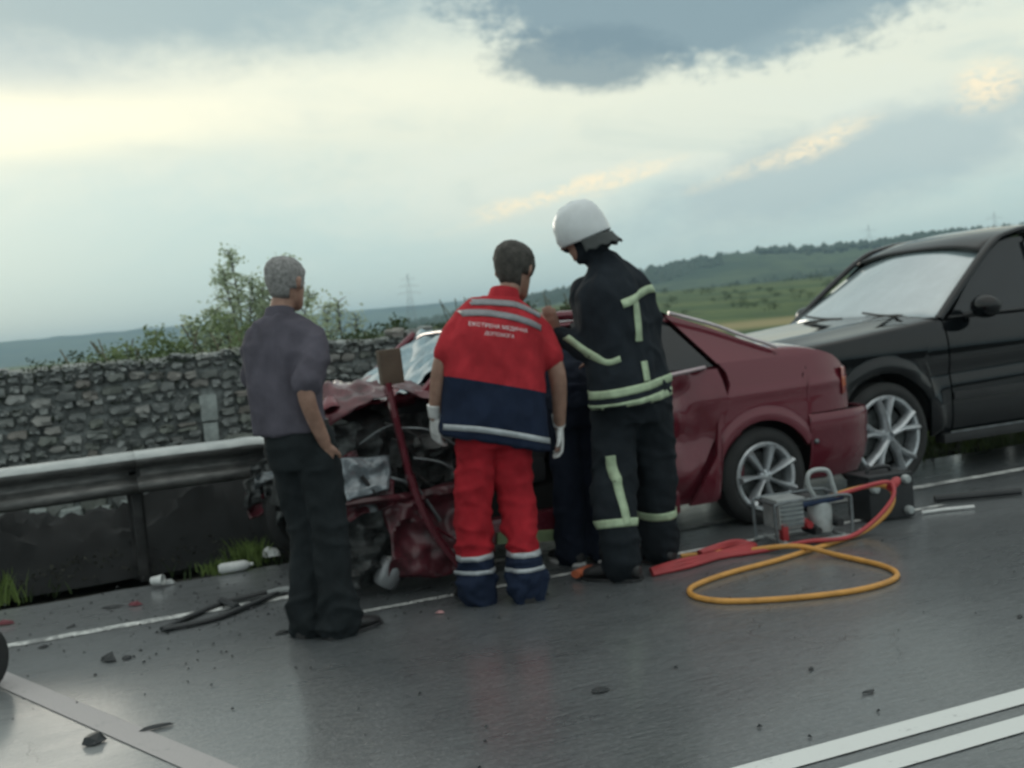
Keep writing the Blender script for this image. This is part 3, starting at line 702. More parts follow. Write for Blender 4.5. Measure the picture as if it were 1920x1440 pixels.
def hair(T, parent, mat, back=-.075, name='hair', thick=.008, seed=1, long=0., front=.055):
    """a shell over the skull: low at the nape, high at the brow"""
    V = []; F = []; NU, NV = 40, 16
    for i in range(NV + 1):
        for k in range(NU):
            t = 2 * PI * k / NU; st = math.sin(t)      # st>0 front
            zlow = back + (front - back) * sstep(st, -.15, .75) - long * sstep(-st, .0, 1)
            if abs(math.cos(t)) > .72 and st < .3: zlow = max(zlow, -.028)   # over the ears
            z_ = zlow + (.118 - zlow) * (i / NV) ** .8
            zz = [-.115, -.085, -.055, -.02, .02, .055, .085, .108, .118]; aa = [.03, .052, .061, .068, .074, .075, .064, .042, .006]; bb = [.03, .066, .080, .090, .098, .098, .084, .056, .008]; yy = [.05, .022, .010, .002, -.004, -.008, -.012, -.014, -.014]
            a, b, y0 = (np.interp(z_, zz, w) for w in (aa, bb, yy))
            q = 1 + (thick + .006 * (noise.noise(Vector((math.cos(t) * 5, st * 5, z_ * 40 + seed))))) / .08 * (1 if i else .55)
            V.append(T(math.cos(t) * a * q, y0 + st * b * q, z_ + (thick * (i / NV))))
    for i in range(NV):
        for k in range(NU): F.append((i * NU + k, i * NU + (k + 1) % NU, (i + 1) * NU + (k + 1) % NU, (i + 1) * NU + k))
    F.append(tuple(NV * NU + k for k in range(NU)))
    me = mesh(name, V, F); o = obj(name, me, mat, parent); m_ = o.modifiers.new('s', 'SOLIDIFY'); m_.thickness = .012; m_.offset = -1; return o
def add_hand(mb, w, d, palm, s=1.0, curl=.5, thumb=1):
    """w wrist, d direction of the hand, palm = palm normal; four unequal fingers and a thumb leaving the side of the palm"""
    d = Vector(d).normalized(); palm = Vector(palm); palm = (palm - d * palm.dot(d)).normalized(); side = d.cross(palm) * thumb; w = Vector(w)
    P = lambda u, v, n_: w + d * u * s + side * v * s + palm * n_ * s
    rg = []
    for u, a, b in ((-.02, .024, .018), (.0, .027, .019), (.03, .036, .017), (.065, .042, .015), (.088, .041, .013)):
        rg.append([P(u, math.cos(2 * PI * k / 14) * a, math.sin(2 * PI * k / 14) * b) for k in range(14)])
    mb.rings(rg, True)
    for v, L, r in ((.031, .070, .0092), (.0105, .078, .0095), (-.0105, .072, .0090), (-.031, .056, .0080)):
        pts = [P(.070, v, 0)]; ang = curl * .25; p = P(.088, v, 0); pts.append(p)
        for q, fr in enumerate((.42, .32, .26)):
            dd = d * math.cos(ang) + palm * math.sin(ang) + side * v * .9 * (1 if q == 0 else 0); p = p + dd.normalized() * L * fr * s; pts.append(p); ang += curl * .75
        mb.tube(pts, [r * s, r * s, r * .98 * s, r * .9 * s, r * .7 * s], 8)
    mb.tube([P(.018, .020, .004), P(.042, .046, .014), P(.066, .058, .022), P(.088, .060, .032)], [.013 * s, .012 * s, .0105 * s, .008 * s], 8)
def shoe(mb, heel, toe_yaw, L=.27, h=.075, w=.048):
    f, r = yaw_vec(toe_yaw); heel = Vector(heel)
    rg = []
    for u, a, hh in ((-.015, .5, .6), (.0, .72, 1.0), (.05, .78, 1.25), (.11, .8, 1.15), (.17, .95, .80), (.22, .9, .62), (.255, .62, .48), (.275, .25, .3)):
        q = []
        for k in range(14):
            t = 2 * PI * k / 14; x = math.cos(t) * a * w; z = (math.sin(t) * .5 + .5) * hh * h
            q.append(heel + f * (u * L / .27) + r * x + Vector((0, 0, z)))
        rg.append(q)
    mb.rings(rg, True)
def sole(parent, heel, toe_yaw, mat, L=.27, w=.052):
    f, r = yaw_vec(toe_yaw); heel = Vector(heel); V = []
    pts = [(-.018, .5), (.01, .8), (.08, .78), (.16, .95), (.22, .92), (.262, .6), (.282, .2)]
    out = [heel + f * (u * L / .27) + r * a * w for u, a in pts] + [heel + f * (u * L / .27) - r * a * w for u, a in pts[::-1]]
    n = len(out); V = [p + Vector((0, 0, .001)) for p in out] + [p + Vector((0, 0, .018)) for p in out]
    obj('sole', mesh('sole', V, [tuple(range(n))[::-1], tuple(range(n, 2 * n))] + [(k, (k + 1) % n, n + (k + 1) % n, n + k) for k in range(n)], False), mat, parent)
def garment(name, build, mat, parent, voxel=.010, fold=.006, fs=(9, 9, 4), seed=0, extra=None, smooth=4):
    mb = MB(); build(mb); me = remesh(mb, voxel, smooth)
    def fn(p):
        q = Vector((p.x * fs[0], p.y * fs[1], p.z * fs[2] + seed)); n1 = noise.fractal(q, .7, 2.0, 3)
        rid = 1 - abs(noise.noise(Vector((p.x * fs[0] * .8 + 3, p.y * fs[1] * .8, p.z * fs[2] * 1.9 + seed + (p.x + p.y) * 2.5)))) * 2
        k = extra(p) if extra else 1.0
        return fold * k * (n1 * 1.1 + max(rid - .45, 0) * 1.5)
    displace(me, fn); o = obj(name, me, mat, parent)
    me.polygons.foreach_set('use_smooth', [True] * len(me.polygons)); return o
def bvh_of(o): return BVHTree.FromPolygons([v.co.copy() for v in o.data.vertices], [tuple(p.vertices) for p in o.data.polygons])
def band(name, bv, mat, parent, p0, p1, width, t0, t1, yaw=0, roll=0, nseg=48, rows=3, off=.0035, bulge=None, far=.7):
    """tape laid on cloth: rays run outward from the axis p0 (ring centre) and stop on the garment; p1 is the ring normal"""
    c = Vector(p0); ax = Vector(p1).normalized(); f, r = yaw_vec(yaw)
    r = (r - ax * r.dot(ax)).normalized(); f = ax.cross(r)
    V = []; F = []; ok = []
    for j in range(rows + 1):
        for i in range(nseg + 1):
            t = math.radians(t0 + (t1 - t0) * i / nseg); d = r * math.cos(t) + f * math.sin(t)
            o_ = c + ax * ((j / rows - .5) * width) + (ax * bulge(i / nseg) if bulge else Vector())
            h = bv.ray_cast(o_, d, far)
            if h[0] is None: V.append(o_); ok.append(False)
            else: V.append(h[0] + d * off); ok.append(True)
    for j in range(rows):
        for i in range(nseg):
            q = (j * (nseg + 1) + i, j * (nseg + 1) + i + 1, (j + 1) * (nseg + 1) + i + 1, (j + 1) * (nseg + 1) + i)
            if all(ok[k] for k in q) and (V[q[0]] - V[q[1]]).length < .06: F.append(q)
    me = mesh(name, V, F); o = obj(name, me, mat, parent); m_ = o.modifiers.new('s', 'SOLIDIFY'); m_.thickness = .002; return o
def ribbon(name, bv, mat, parent, pts, width, d, off=.0035, start=.6, up=(0, 0, 1)):
    """tape along a line, dropped onto the cloth along direction d"""
    P = catmull(pts, 10); d = Vector(d).normalized(); V = []; ok = []; F = []
    for i, p in enumerate(P):
        t = (P[min(i + 1, len(P) - 1)] - P[max(i - 1, 0)]).normalized(); s_ = t.cross(d).normalized()
        for k in (-.5, 0, .5):
            o_ = p + s_ * width * k; h = bv.ray_cast(o_ - d * start, d, start * 2)
            ok.append(h[0] is not None); V.append((h[0] - d * off) if h[0] is not None else o_)
    for i in range(len(P) - 1):
        for k in range(2):
            q = (i * 3 + k, i * 3 + k + 1, i * 3 + 4 + k, i * 3 + 3 + k)
            if all(ok[j] for j in q) and max((V[q[a]] - V[q[b]]).length for a, b in ((0, 3), (1, 2), (0, 1))) < .07: F.append(q)
    o = obj(name, mesh(name, V, F), mat, parent); m_ = o.modifiers.new('s', 'SOLIDIFY'); m_.thickness = .002; return o

# ---------- the standing man, seen from behind and his right
def man():
    root = thing('person', 'grey-haired man in purple-grey short-sleeved shirt, hand in the pocket of his black trousers', 'person', (1.0, 5.06, 0))
    hc = (.005, .0, 1.612); ey = 48
    sR, sL = Vector((.095, -.10, 1.375)), Vector((-.135, .10, 1.395))
    eR, wR = Vector((-.005, -.235, 1.135)), Vector((.075, -.150, .895))
    eL, wL = Vector((-.13, .30, 1.15)), Vector((.06, .36, 1.10))
    hipR, hipL = Vector((.05, -.06, .88)), Vector((-.05, .06, .88))
    knR, knL = Vector((.085, -.05, .47)), Vector((-.0, .07, .47)); anR, anL = Vector((.075, -.07, .08)), Vector((-.035, .05, .08))
    b = MB(); T = add_head(b, hc, ey, 5, 1.0)
    limb(b, [(-.055, -.02, 1.40), (-.035, -.012, 1.49), (-.005, .0, 1.57)], [.060, .052, .052])
    torso_fn(b, [((0, 0, .86), .13, .10, 38), ((-.03, 0, 1.05), .125, .10, 38), ((-.035, 0, 1.28), .155, .11, 38), ((-.04, 0, 1.42), .10, .06, 38)])
    for s_, e_, w_ in ((sR, eR, wR), (sL, eL, wL)): limb(b, [s_ + Vector((-.01, .01, -.03)), e_, w_], [.034, .040, .028])
    add_hand(b, wR, (.05, .42, -.9), (.6, .8, 0), 1.0, .6, 1); add_hand(b, wL, (.8, .1, -.3), (0, -1, 0), .95, .6, -1)
    for h_, k_, a_ in ((hipR, knR, anR), (hipL, knL, anL)): limb(b, [h_, k_, a_], [.075, .052, .036])
    me = remesh(b, .0075, 2, .5); body = obj('body', me, M_SKIN, root); eyes(T, root)
    hair(T, root, M_HAIR_GREY, back=-.07, thick=.008, seed=3)
    ms = cloth('dim_purple_grey_shirt_cloth', (.085, .080, .10), 5)
    def shirt(mb):
        torso_fn(mb, [((-.035, .0, .945), .170, .128, 38), ((-.045, .0, 1.04), .162, .126, 38), ((-.05, .0, 1.18), .170, .130, 38), ((-.045, .0, 1.32), .188, .126, 38), ((-.042, -.005, 1.41), .168, .098, 38), ((-.042, -.008, 1.455), .105, .072, 38), ((-.040, -.01, 1.475), .072, .062, 38)])
        limb(mb, [sR + Vector((-.03, .025, .0)), sR.lerp(eR, .25) + Vector((.01, 0, 0)), sR.lerp(eR, .84)], [.058, .066, .072]); limb(mb, [sL + Vector((.03, 0, -.01)), sL.lerp(eL, .8)], [.056, .066])
    sh = garment('shirt', shirt, ms, root, .010, .011, (8, 8, 3), 1)
    cb = MB(); cb.rings([oring((-.040, -.01, 1.452), .078, .068, 38, 0, 12), oring((-.036, -.008, 1.50), .062, .060, 38, 0, 14), oring((-.034, -.006, 1.505), .058, .056, 38, 0, 14), oring((-.038, -.008, 1.46), .055, .052, 38, 0, 14)], False)
    cb.obj('collar', ms, root)
    # sleeve logo patch on the near sleeve
    tr = cloth('black_trouser_cloth', (.016, .020, .022), 6)
    def pants(mb):
        torso_fn(mb, [((-.025, .0, .985), .145, .108, 40), ((-.015, 0, .93), .158, .120, 38), ((-.0, 0, .85), .165, .128, 36), ((0, 0, .78), .155, .115, 36)])
        for h_, k_, a_ in ((hipR, knR, anR), (hipL, knL, anL)): limb(mb, [h_ + Vector((0, 0, -.05)), k_, a_ + Vector((0, 0, .10)), a_ + Vector((.0, 0, -.03))], [.098, .082, .080, .092], 20)
    garment('trousers', pants, tr, root, .010, .011, (7, 7, 5), 4, lambda p: 1.0 + 1.0 * sstep(-p.z, -.35, -.05))
    bt = MB(); bt.rings([oring((-.025, 0, .955), .162, .122, 38), oring((-.025, 0, .99), .158, .118, 38)], True); bt.obj('belt', M_BLACKLEATHER, root)
    for an, yw in ((anR, 66), (anL, 50)):
        f, r = yaw_vec(yw); m_ = MB(); hl = Vector((an.x, an.y, 0)) - f * .055 + Vector((0, 0, .008)); shoe(m_, hl, yw, .285); so_ = m_.obj('shoe', M_BLACKLEATHER, root); sole(so_, hl - Vector((0, 0, .008)), yw, M_BLACKLEATHER, .285)
    return root
man()

# ---------- the paramedic, from behind, bent to the right
def two_tone(z0, kx, above, below):
    def fn(t, col):
        sp_ = t.n('ShaderNodeSeparateXYZ'); t.l(t.co(), sp_.inputs[0])
        h = t.math('ADD', sp_.outputs[2], t.math('MULTIPLY', sp_.outputs[0], -kx))
        m_ = t.math('GREATER_THAN', h, z0); n = t.mr(t.noise(7, 5, .6), .3, .7, .78, 1.2)
        c = t.mix(m_, below, above); v = t.n('ShaderNodeVectorMath', operation='SCALE'); t.l(c, v.inputs[0]); t.l(n, v.inputs['Scale']); return v.outputs[0]
    return fn
def text_on(name, s, size, origin, xdir, zdir, d, bv, mat, parent):
    cu = bpy.data.curves.new('txt', 'FONT'); cu.body = s; cu.size = size; cu.align_x = 'CENTER'; cu.resolution_u = 3; cu.offset = .0
    to = bpy.data.objects.new('txt', cu); COL.objects.link(to); dg = bpy.context.evaluated_depsgraph_get(); dg.update()
    me = bpy.data.meshes.new_from_object(to.evaluated_get(dg)); bpy.data.objects.remove(to)
    xdir, zdir, d = Vector(xdir).normalized(), Vector(zdir).normalized(), Vector(d).normalized()
    for v in me.vertices:
        p = Vector(origin) + xdir * v.co.x + zdir * v.co.y; h = bv.ray_cast(p - d * .6, d, 1.2); v.co = (h[0] - d * .003) if h[0] is not None else p
    me.materials.clear(); return obj(name, me, mat, parent)
def paramedic():
    root = thing('person', 'paramedic seen from behind in a red and navy uniform with white gloves', 'person', (1.92, 5.08, 0))
    YW = 8; hc = (.228, .045, 1.600)
    sR, sL = Vector((.300, -.01, 1.345)), Vector((-.045, .03, 1.405))
    eR, wR = Vector((.362, -.06, 1.08)), Vector((.386, .02, .815)); eL, wL = Vector((-.190, .05, 1.19)), Vector((-.232, .11, .93))
    hipR, hipL = Vector((.115, .0, .80)), Vector((-.065, .02, .84)); knR, knL = Vector((.110, .0, .45)), Vector((-.100, .04, .47)); anR, anL = Vector((.090, -.09, .08)), Vector((-.125, .03, .08))
    b = MB(); T = add_head(b, hc, 46, 16, 1.10)
    limb(b, [(.125, .0, 1.42), (.175, .015, 1.50), (.225, .03, 1.58)], [.065, .056, .055])
    torso_fn(b, [((.03, 0, .80), .16, .10, YW, 12), ((.05, 0, 1.0), .15, .10, YW, 12), ((.09, 0, 1.28), .19, .11, YW, 12), ((.12, 0, 1.42), .10, .06, YW, 12)])
    for s_, e_, w_ in ((sR, eR, wR), (sL, eL, wL)): limb(b, [s_, e_, w_], [.046, .044, .030])
    add_hand(b, wR, (.02, .1, -1), (-1, .2, 0), .9, .7, -1); add_hand(b, wL, (.05, .25, -1), (1, .3, 0), .9, .7, 1)
    for h_, k_, a_ in ((hipR, knR, anR), (hipL, knL, anL)): limb(b, [h_, k_, a_], [.075, .052, .038])
    obj('body', remesh(b, .0075, 2, .5), M_SKIN, root); eyes(T, root)
    hair(T, root, M_HAIR_DARK, back=-.085, thick=.016, seed=9, long=.012)
    RED, NAVY = (.40, .030, .040), (.014, .022, .045)
    mt = cloth('red_and_navy_tunic_cloth', RED, extra=two_tone(1.069, -.27, RED, NAVY))
    mt2 = cloth('red_trouser_cloth', RED, extra=two_tone(.225, .0, (.33, .018, .027), NAVY))
    def tunic(mb):
        torso_fn(mb, [((.030, .0, .775), .278, .155, YW, 15), ((.035, .0, .84), .274, .155, YW, 15), ((.042, .0, 1.0), .258, .150, YW, 14), ((.060, .0, 1.16), .250, .150, YW, 13), ((.085, .0, 1.30), .230, .145, YW, 13), ((.108, .0, 1.385), .198, .120, YW, 13), ((.118, .005, 1.435), .165, .092, YW, 13), ((.130, .008, 1.475), .085, .070, YW, 13)])
        limb(mb, [sR + Vector((-.07, 0, .0)), sR + Vector((-.02, 0, -.03)), sR.lerp(eR, .66) + Vector((-.01, 0, 0))], [.066, .070, .074]); limb(mb, [sL + Vector((.05, 0, -.02)), sL + Vector((-.005, 0, -.02)), sL.lerp(eL, .84)], [.058, .062, .064])
    tn = garment('tunic', tunic, mt, root, .010, .010, (7, 7, 3.2), 7)
    cb = MB(); cb.rings([oring((.138, .012, 1.452), .085, .074, 15, 10, 16), oring((.152, .016, 1.510), .070, .066, 15, 10, 16), oring((.150, .016, 1.514), .064, .060, 15, 10, 16), oring((.140, .012, 1.46), .060, .056, 15, 10, 16)], False)
    cb.obj('collar', cloth('red_collar_cloth', RED), root)
    bv = bvh_of(tn); dY = (0, 1, 0)
    ribbon('reflective_stripe', bv, M_REFL_DIM, root, [(-.075, 0, 1.468), (.05, 0, 1.455), (.17, 0, 1.43), (.30, 0, 1.372)], .030, dY)
    ribbon('reflective_stripe', bv, M_REFL_DIM, root, [(-.155, 0, 1.415), (-.02, 0, 1.410), (.13, 0, 1.372), (.285, 0, 1.310)], .032, dY)
    ribbon('reflective_stripe', bv, M_REFL, root, [(-.245, 0, .885), (-.10, 0, .862), (.08, 0, .815), (.20, 0, .780), (.30, 0, .752)], .028, dY)
    WT = simple('white_print', (.75, .73, .74), .6, var=.05)
    cs = math.cos(math.radians(12.5)); sn = math.sin(math.radians(12.5))
    text_on('back_lettering', 'ЕКСТРЕНА МЕДИЧНА', 0.026, (.048, 0, 1.325), (cs, 0, -sn), (sn, 0, cs), dY, bv, WT, root)
    text_on('back_lettering', 'ДОПОМОГА', .0235, (.040, 0, 1.290), (cs, 0, -sn), (sn, 0, cs), dY, bv, WT, root)
    def pants(mb):
        torso_fn(mb, [((.02, 0, .98), .16, .115, YW, 8), ((.025, .005, .86), .175, .130, YW, 6), ((.03, .01, .76), .17, .12, YW, 4)])
        for h_, k_, a_ in ((hipR, knR, anR), (hipL, knL, anL)): limb(mb, [h_ + Vector((0, 0, -.04)), k_, a_ + Vector((0, 0, .12)), a_ + Vector((.0, 0, -.035))], [.100, .086, .082, .090], 20)
    pt = garment('trousers', pants, mt2, root, .010, .012, (7, 7, 6), 9, lambda p: 1.0 + .8 * sstep(-p.z, -.5, -.2))
    bp = bvh_of(pt)
    for an in (anR, anL):
        for zz, w_ in ((.235, .026), (.165, .020)):
            band('reflective_stripe', bp, M_REFL, root, (an.x + (0 if an is anR else -.0), an.y + .0, zz), (0, 0, 1), w_, 0, 360, nseg=40, rows=2, far=.12)
    for an, yw in ((anR, 14), (anL, -6)):
        f, r = yaw_vec(yw); m_ = MB(); hl = Vector((an.x, an.y, 0)) - f * .052 + Vector((0, 0, .008)); shoe(m_, hl, yw, .27, .075); so_ = m_.obj('shoe', M_BLACKLEATHER, root); sole(so_, hl - Vector((0, 0, .008)), yw, M_BLACKLEATHER)
    for w_, d_, p_, th in ((wR, (.02, .1, -1), (-1, .2, 0), -1), (wL, (.05, .25, -1), (1, .3, 0), 1)):
        g = MB(); add_hand(g, w_, d_, p_, 1.08, .7, th); dv = Vector(d_).normalized(); g.tube([w_ - dv * .06, w_ - dv * .03, w_ + dv * .005], [.037, .034, .031], 14)
        obj('glove', remesh(g, .0045, 1, .5), M_GLOVE, root)
    return root
paramedic()

# ---------- the firefighter
def firefighter():
    root = thing('person', 'firefighter in a white helmet and dark turnout suit with yellow-green stripes', 'person', (2.72, 5.12, 0))
    YW = -32; hc = (-.175, .05, 1.765)
    sR, sL = Vector((.095, -.01, 1.490)), Vector((-.175, .10, 1.48))
    eR, wR = Vector((.145, .03, 1.215)), Vector((.0, .22, 1.10)); eL, wL = Vector((-.205, -.03, 1.185)), Vector((-.335, .10, 1.275))
    hipR, hipL = Vector((.12, .02, .92)), Vector((-.06, .04, .92)); knR, knL = Vector((.155, .06, .52)), Vector((-.140, -.02, .50)); anR, anL = Vector((.165, .10, .09)), Vector((-.17, -.10, .09))
    b = MB(); T = add_head(b, hc, -58, 22, .98)
    limb(b, [(-.02, .02, 1.53), (-.075, .03, 1.62), (-.14, .045, 1.71)], [.068, .060, .056])
    torso_fn(b, [((.02, 0, .92), .15, .10, YW), ((.0, 0, 1.15), .15, .10, YW), ((-.02, 0, 1.42), .18, .11, YW), ((-.03, 0, 1.55), .09, .06, YW)])
    for s_, e_, w_ in ((sR, eR, wR), (sL, eL, wL)): limb(b, [s_, e_, w_], [.05, .044, .030])
    add_hand(b, wR, (-.7, .5, 0), (0, 0, -1), .95, .5, 1); add_hand(b, wL, (-.35, -.25, .9), (.5, .6, 0), .98, .6, 1)
    for h_, k_, a_ in ((hipR, knR, anR), (hipL, knL, anL)): limb(b, [h_, k_, a_], [.08, .055, .04])
    obj('body', remesh(b, .0075, 2, .5), M_SKIN, root); eyes(T, root)
    # balaclava and neck cloth
    dk = cloth('near_black_turnout_cloth', (.017, .022, .028), 6); dk2 = cloth('near_black_turnout_trouser_cloth', (.014, .018, .022), 6)
    def coat(mb):
        torso_fn(mb, [((.015, .0, .885), .278, .170, YW), ((.012, .0, .98), .268, .168, YW), ((.0, .0, 1.12), .258, .162, YW), ((-.02, .0, 1.28), .255, .160, YW), ((-.03, .0, 1.42), .248, .155, YW), ((-.028, .0, 1.50), .218, .130, YW), ((-.035, .005, 1.565), .150, .098, YW), ((-.065, .02, 1.62), .090, .080, YW), ((-.09, .028, 1.665), .078, .076, YW)])
        limb(mb, [sR + Vector((-.03, .0, -.01)), sR.lerp(eR, .4) + Vector((.01, 0, 0)), eR, eR.lerp(wR, .9)], [.080, .080, .074, .060]); limb(mb, [sL + Vector((.03, 0, 0)), sL.lerp(eL, .4), eL, eL.lerp(wL, .88)], [.078, .072, .066, .052])
    ct = garment('coat', coat, dk, root, .0115, .012, (7, 7, 3.5), 12, smooth=8)
    def pants(mb):
        torso_fn(mb, [((.02, 0, 1.02), .19, .14, -20), ((.025, .01, .90), .215, .155, -15), ((.03, .02, .78), .20, .14, -10)])
        for h_, k_, a_ in ((hipR, knR, anR), (hipL, knL, anL)): limb(mb, [h_ + Vector((0, 0, -.04)), k_, a_ + Vector((0, 0, .18)), a_ + Vector((.0, 0, .0))], [.125, .112, .104, .098], 20)
    pt = garment('trousers', pants, dk2, root, .0115, .013, (6, 6, 5), 15)
    bv = bvh_of(ct); bp = bvh_of(pt)
    # hem: two full bands; chest band with a drop at the back; sleeve cuff
    band('reflective_band', bv, M_REFL_GR, root, (.012, 0, .975), (-.10, 0, 1), .042, 0, 360, YW, nseg=90)
    band('reflective_band', bv, M_REFL_GR, root, (.014, 0, .905), (-.10, 0, 1), .042, 0, 360, YW, nseg=90)
    ribbon('reflective_band', bv, M_REFL_GR, root, [(-.105, 0, 1.392), (-.03, 0, 1.410), (.045, 0, 1.438), (.12, 0, 1.458), (.215, 0, 1.462), (.26, 0, 1.46)], .042, (0, 1, 0))
    ribbon('reflective_band', bv, M_REFL_GR, root, [(-.012, 0, 1.40), (-.010, 0, 1.30), (-.012, 0, 1.20)], .048, (0, 1, 0))
    ribbon('reflective_band', bv, M_REFL_GR, root, [(.004, 0, 1.10), (.006, 0, 1.00)], .044, (0, 1, 0))
    ax = (wL - eL).normalized()
    ribbon('reflective_band', bv, M_REFL_GR, root, [wL + Vector((.01, 0, -.02)), (wL + eL) / 2 + Vector((0, 0, -.045)), eL + Vector((.0, 0, -.07)), eL + Vector((.07, 0, -.06))], .030, (0, 1, 0))
    for an, kn, lo in ((anL, knL, .285), (anR, knR, .275)):
        ax = (kn - an).normalized(); c = an.lerp(kn, (lo - an.z) / (kn.z - an.z)); band('reflective_band', bp, M_REFL_GR, root, c, ax, .042, 0, 360, nseg=50, far=.15)
    ribbon('reflective_band', bp, M_REFL_GR, root, [(-.185, 0, .64), (-.178, 0, .52), (-.172, 0, .40), (-.165, 0, .30)], .045, (0, 1, 0))
    for an, yw in ((anR, -18), (anL, -40)):
        f, r = yaw_vec(yw); m_ = MB(); hl = Vector((an.x, an.y, 0)) - f * .08 + Vector((0, 0, .012)); shoe(m_, hl, yw, .30, .10, .058)
        limb(m_, [hl + f * .06 + Vector((0, 0, .05)), hl + f * .06 + Vector((0, 0, .16)), hl + f * .065 + Vector((0, 0, .24))], [.058, .062, .070])
        so_ = obj('boot', remesh(m_, .008, 2), M_BLACKLEATHER, root); sole(so_, hl - Vector((0, 0, .012)), yw, M_BLACKLEATHER, .30, .062)
    # helmet
    hm = simple('white_helmet_shell', (.60, .64, .65), .35, var=.06, scale=12, coat=.3)
    f, r = yaw_vec(-58); R_ = Matrix.Rotation(math.radians(-25), 3, r) @ Matrix((r, f, Vector((0, 0, 1)))).transposed()
    Tm = lambda x, y, z: Vector(hc) + Vector((.010, -.005, .020)) + R_ @ (Vector((x, y, z)) * .89)
    rg = []
    for z_, a, bb, y0 in ((-.066, .128, .148, 0), (-.055, .131, .151, 0), (-.02, .136, .155, 0), (.03, .136, .154, 0), (.075, .128, .146, 0), (.115, .113, .131, -.002), (.145, .088, .103, -.004), (.164, .052, .062, -.004), (.171, .008, .01, -.004)):
        rg.append([Tm(math.cos(2 * PI * k / 36) * a, y0 + math.sin(2 * PI * k / 36) * bb + .006 * max(0, math.sin(2 * PI * k / 36)) * (1 if z_ < 0 else 0), z_ + (.030 * max(0, math.sin(2 * PI * k / 36)) if z_ < 0 else 0) - (.010 * max(0, -math.sin(2 * PI * k / 36)) if z_ < 0 else 0)) for k in range(36)])
    h_ = MB(); h_.rings(rg, False); h_.f.append(tuple(8 * 36 + k for k in range(36))); ho_ = h_.obj('helmet_shell', hm, root, sharp=60); mm = ho_.modifiers.new('s', 'SOLIDIFY'); mm.thickness = .006
    cr_ = MB(); cr_.tube([Tm(0, .143, .075), Tm(0, .110, .127), Tm(0, .05, .164), Tm(0, -.03, .168), Tm(0, -.10, .138), Tm(0, -.142, .08)], [.005, .008, .009, .009, .008, .005], 8); cr_.obj('crest', hm, ho_)
    fl = MB(); V = []; F = []; n = 30
    for j in range(6):
        for i in range(n + 1):
            t = math.radians(170 + 200 * i / n); g_ = j / 5; fl_r = .97 + .07 * g_ + .10 * g_ * g_
            V.append(Tm(math.cos(t) * .134 * fl_r, math.sin(t) * .150 * fl_r, -.060 - .075 * g_ - .03 * max(0, -math.sin(t)) + .008 * math.sin(i * 1.7) * g_))
    for j in range(5):
        for i in range(n): F.append((j * (n + 1) + i, j * (n + 1) + i + 1, (j + 1) * (n + 1) + i + 1, (j + 1) * (n + 1) + i))
    o = obj('neck_flap', mesh('neck_flap', V, F), simple('grey_neck_flap_cloth', (.052, .060, .060), .8, bump=.3), root); mm = o.modifiers.new('s', 'SOLIDIFY'); mm.thickness = .004
    hd = MB(); fb, _ = yaw_vec(-58); add_head(hd, Vector(hc) - fb * .022 + Vector((0, 0, -.004)), -58, 22, 1.08); limb(hd, [(-.045, .02, 1.58), (-.10, .035, 1.65), (-.16, .048, 1.72)], [.085, .072, .068]); obj('hood', remesh(hd, .008, 3), dk, root)
    return root
firefighter()

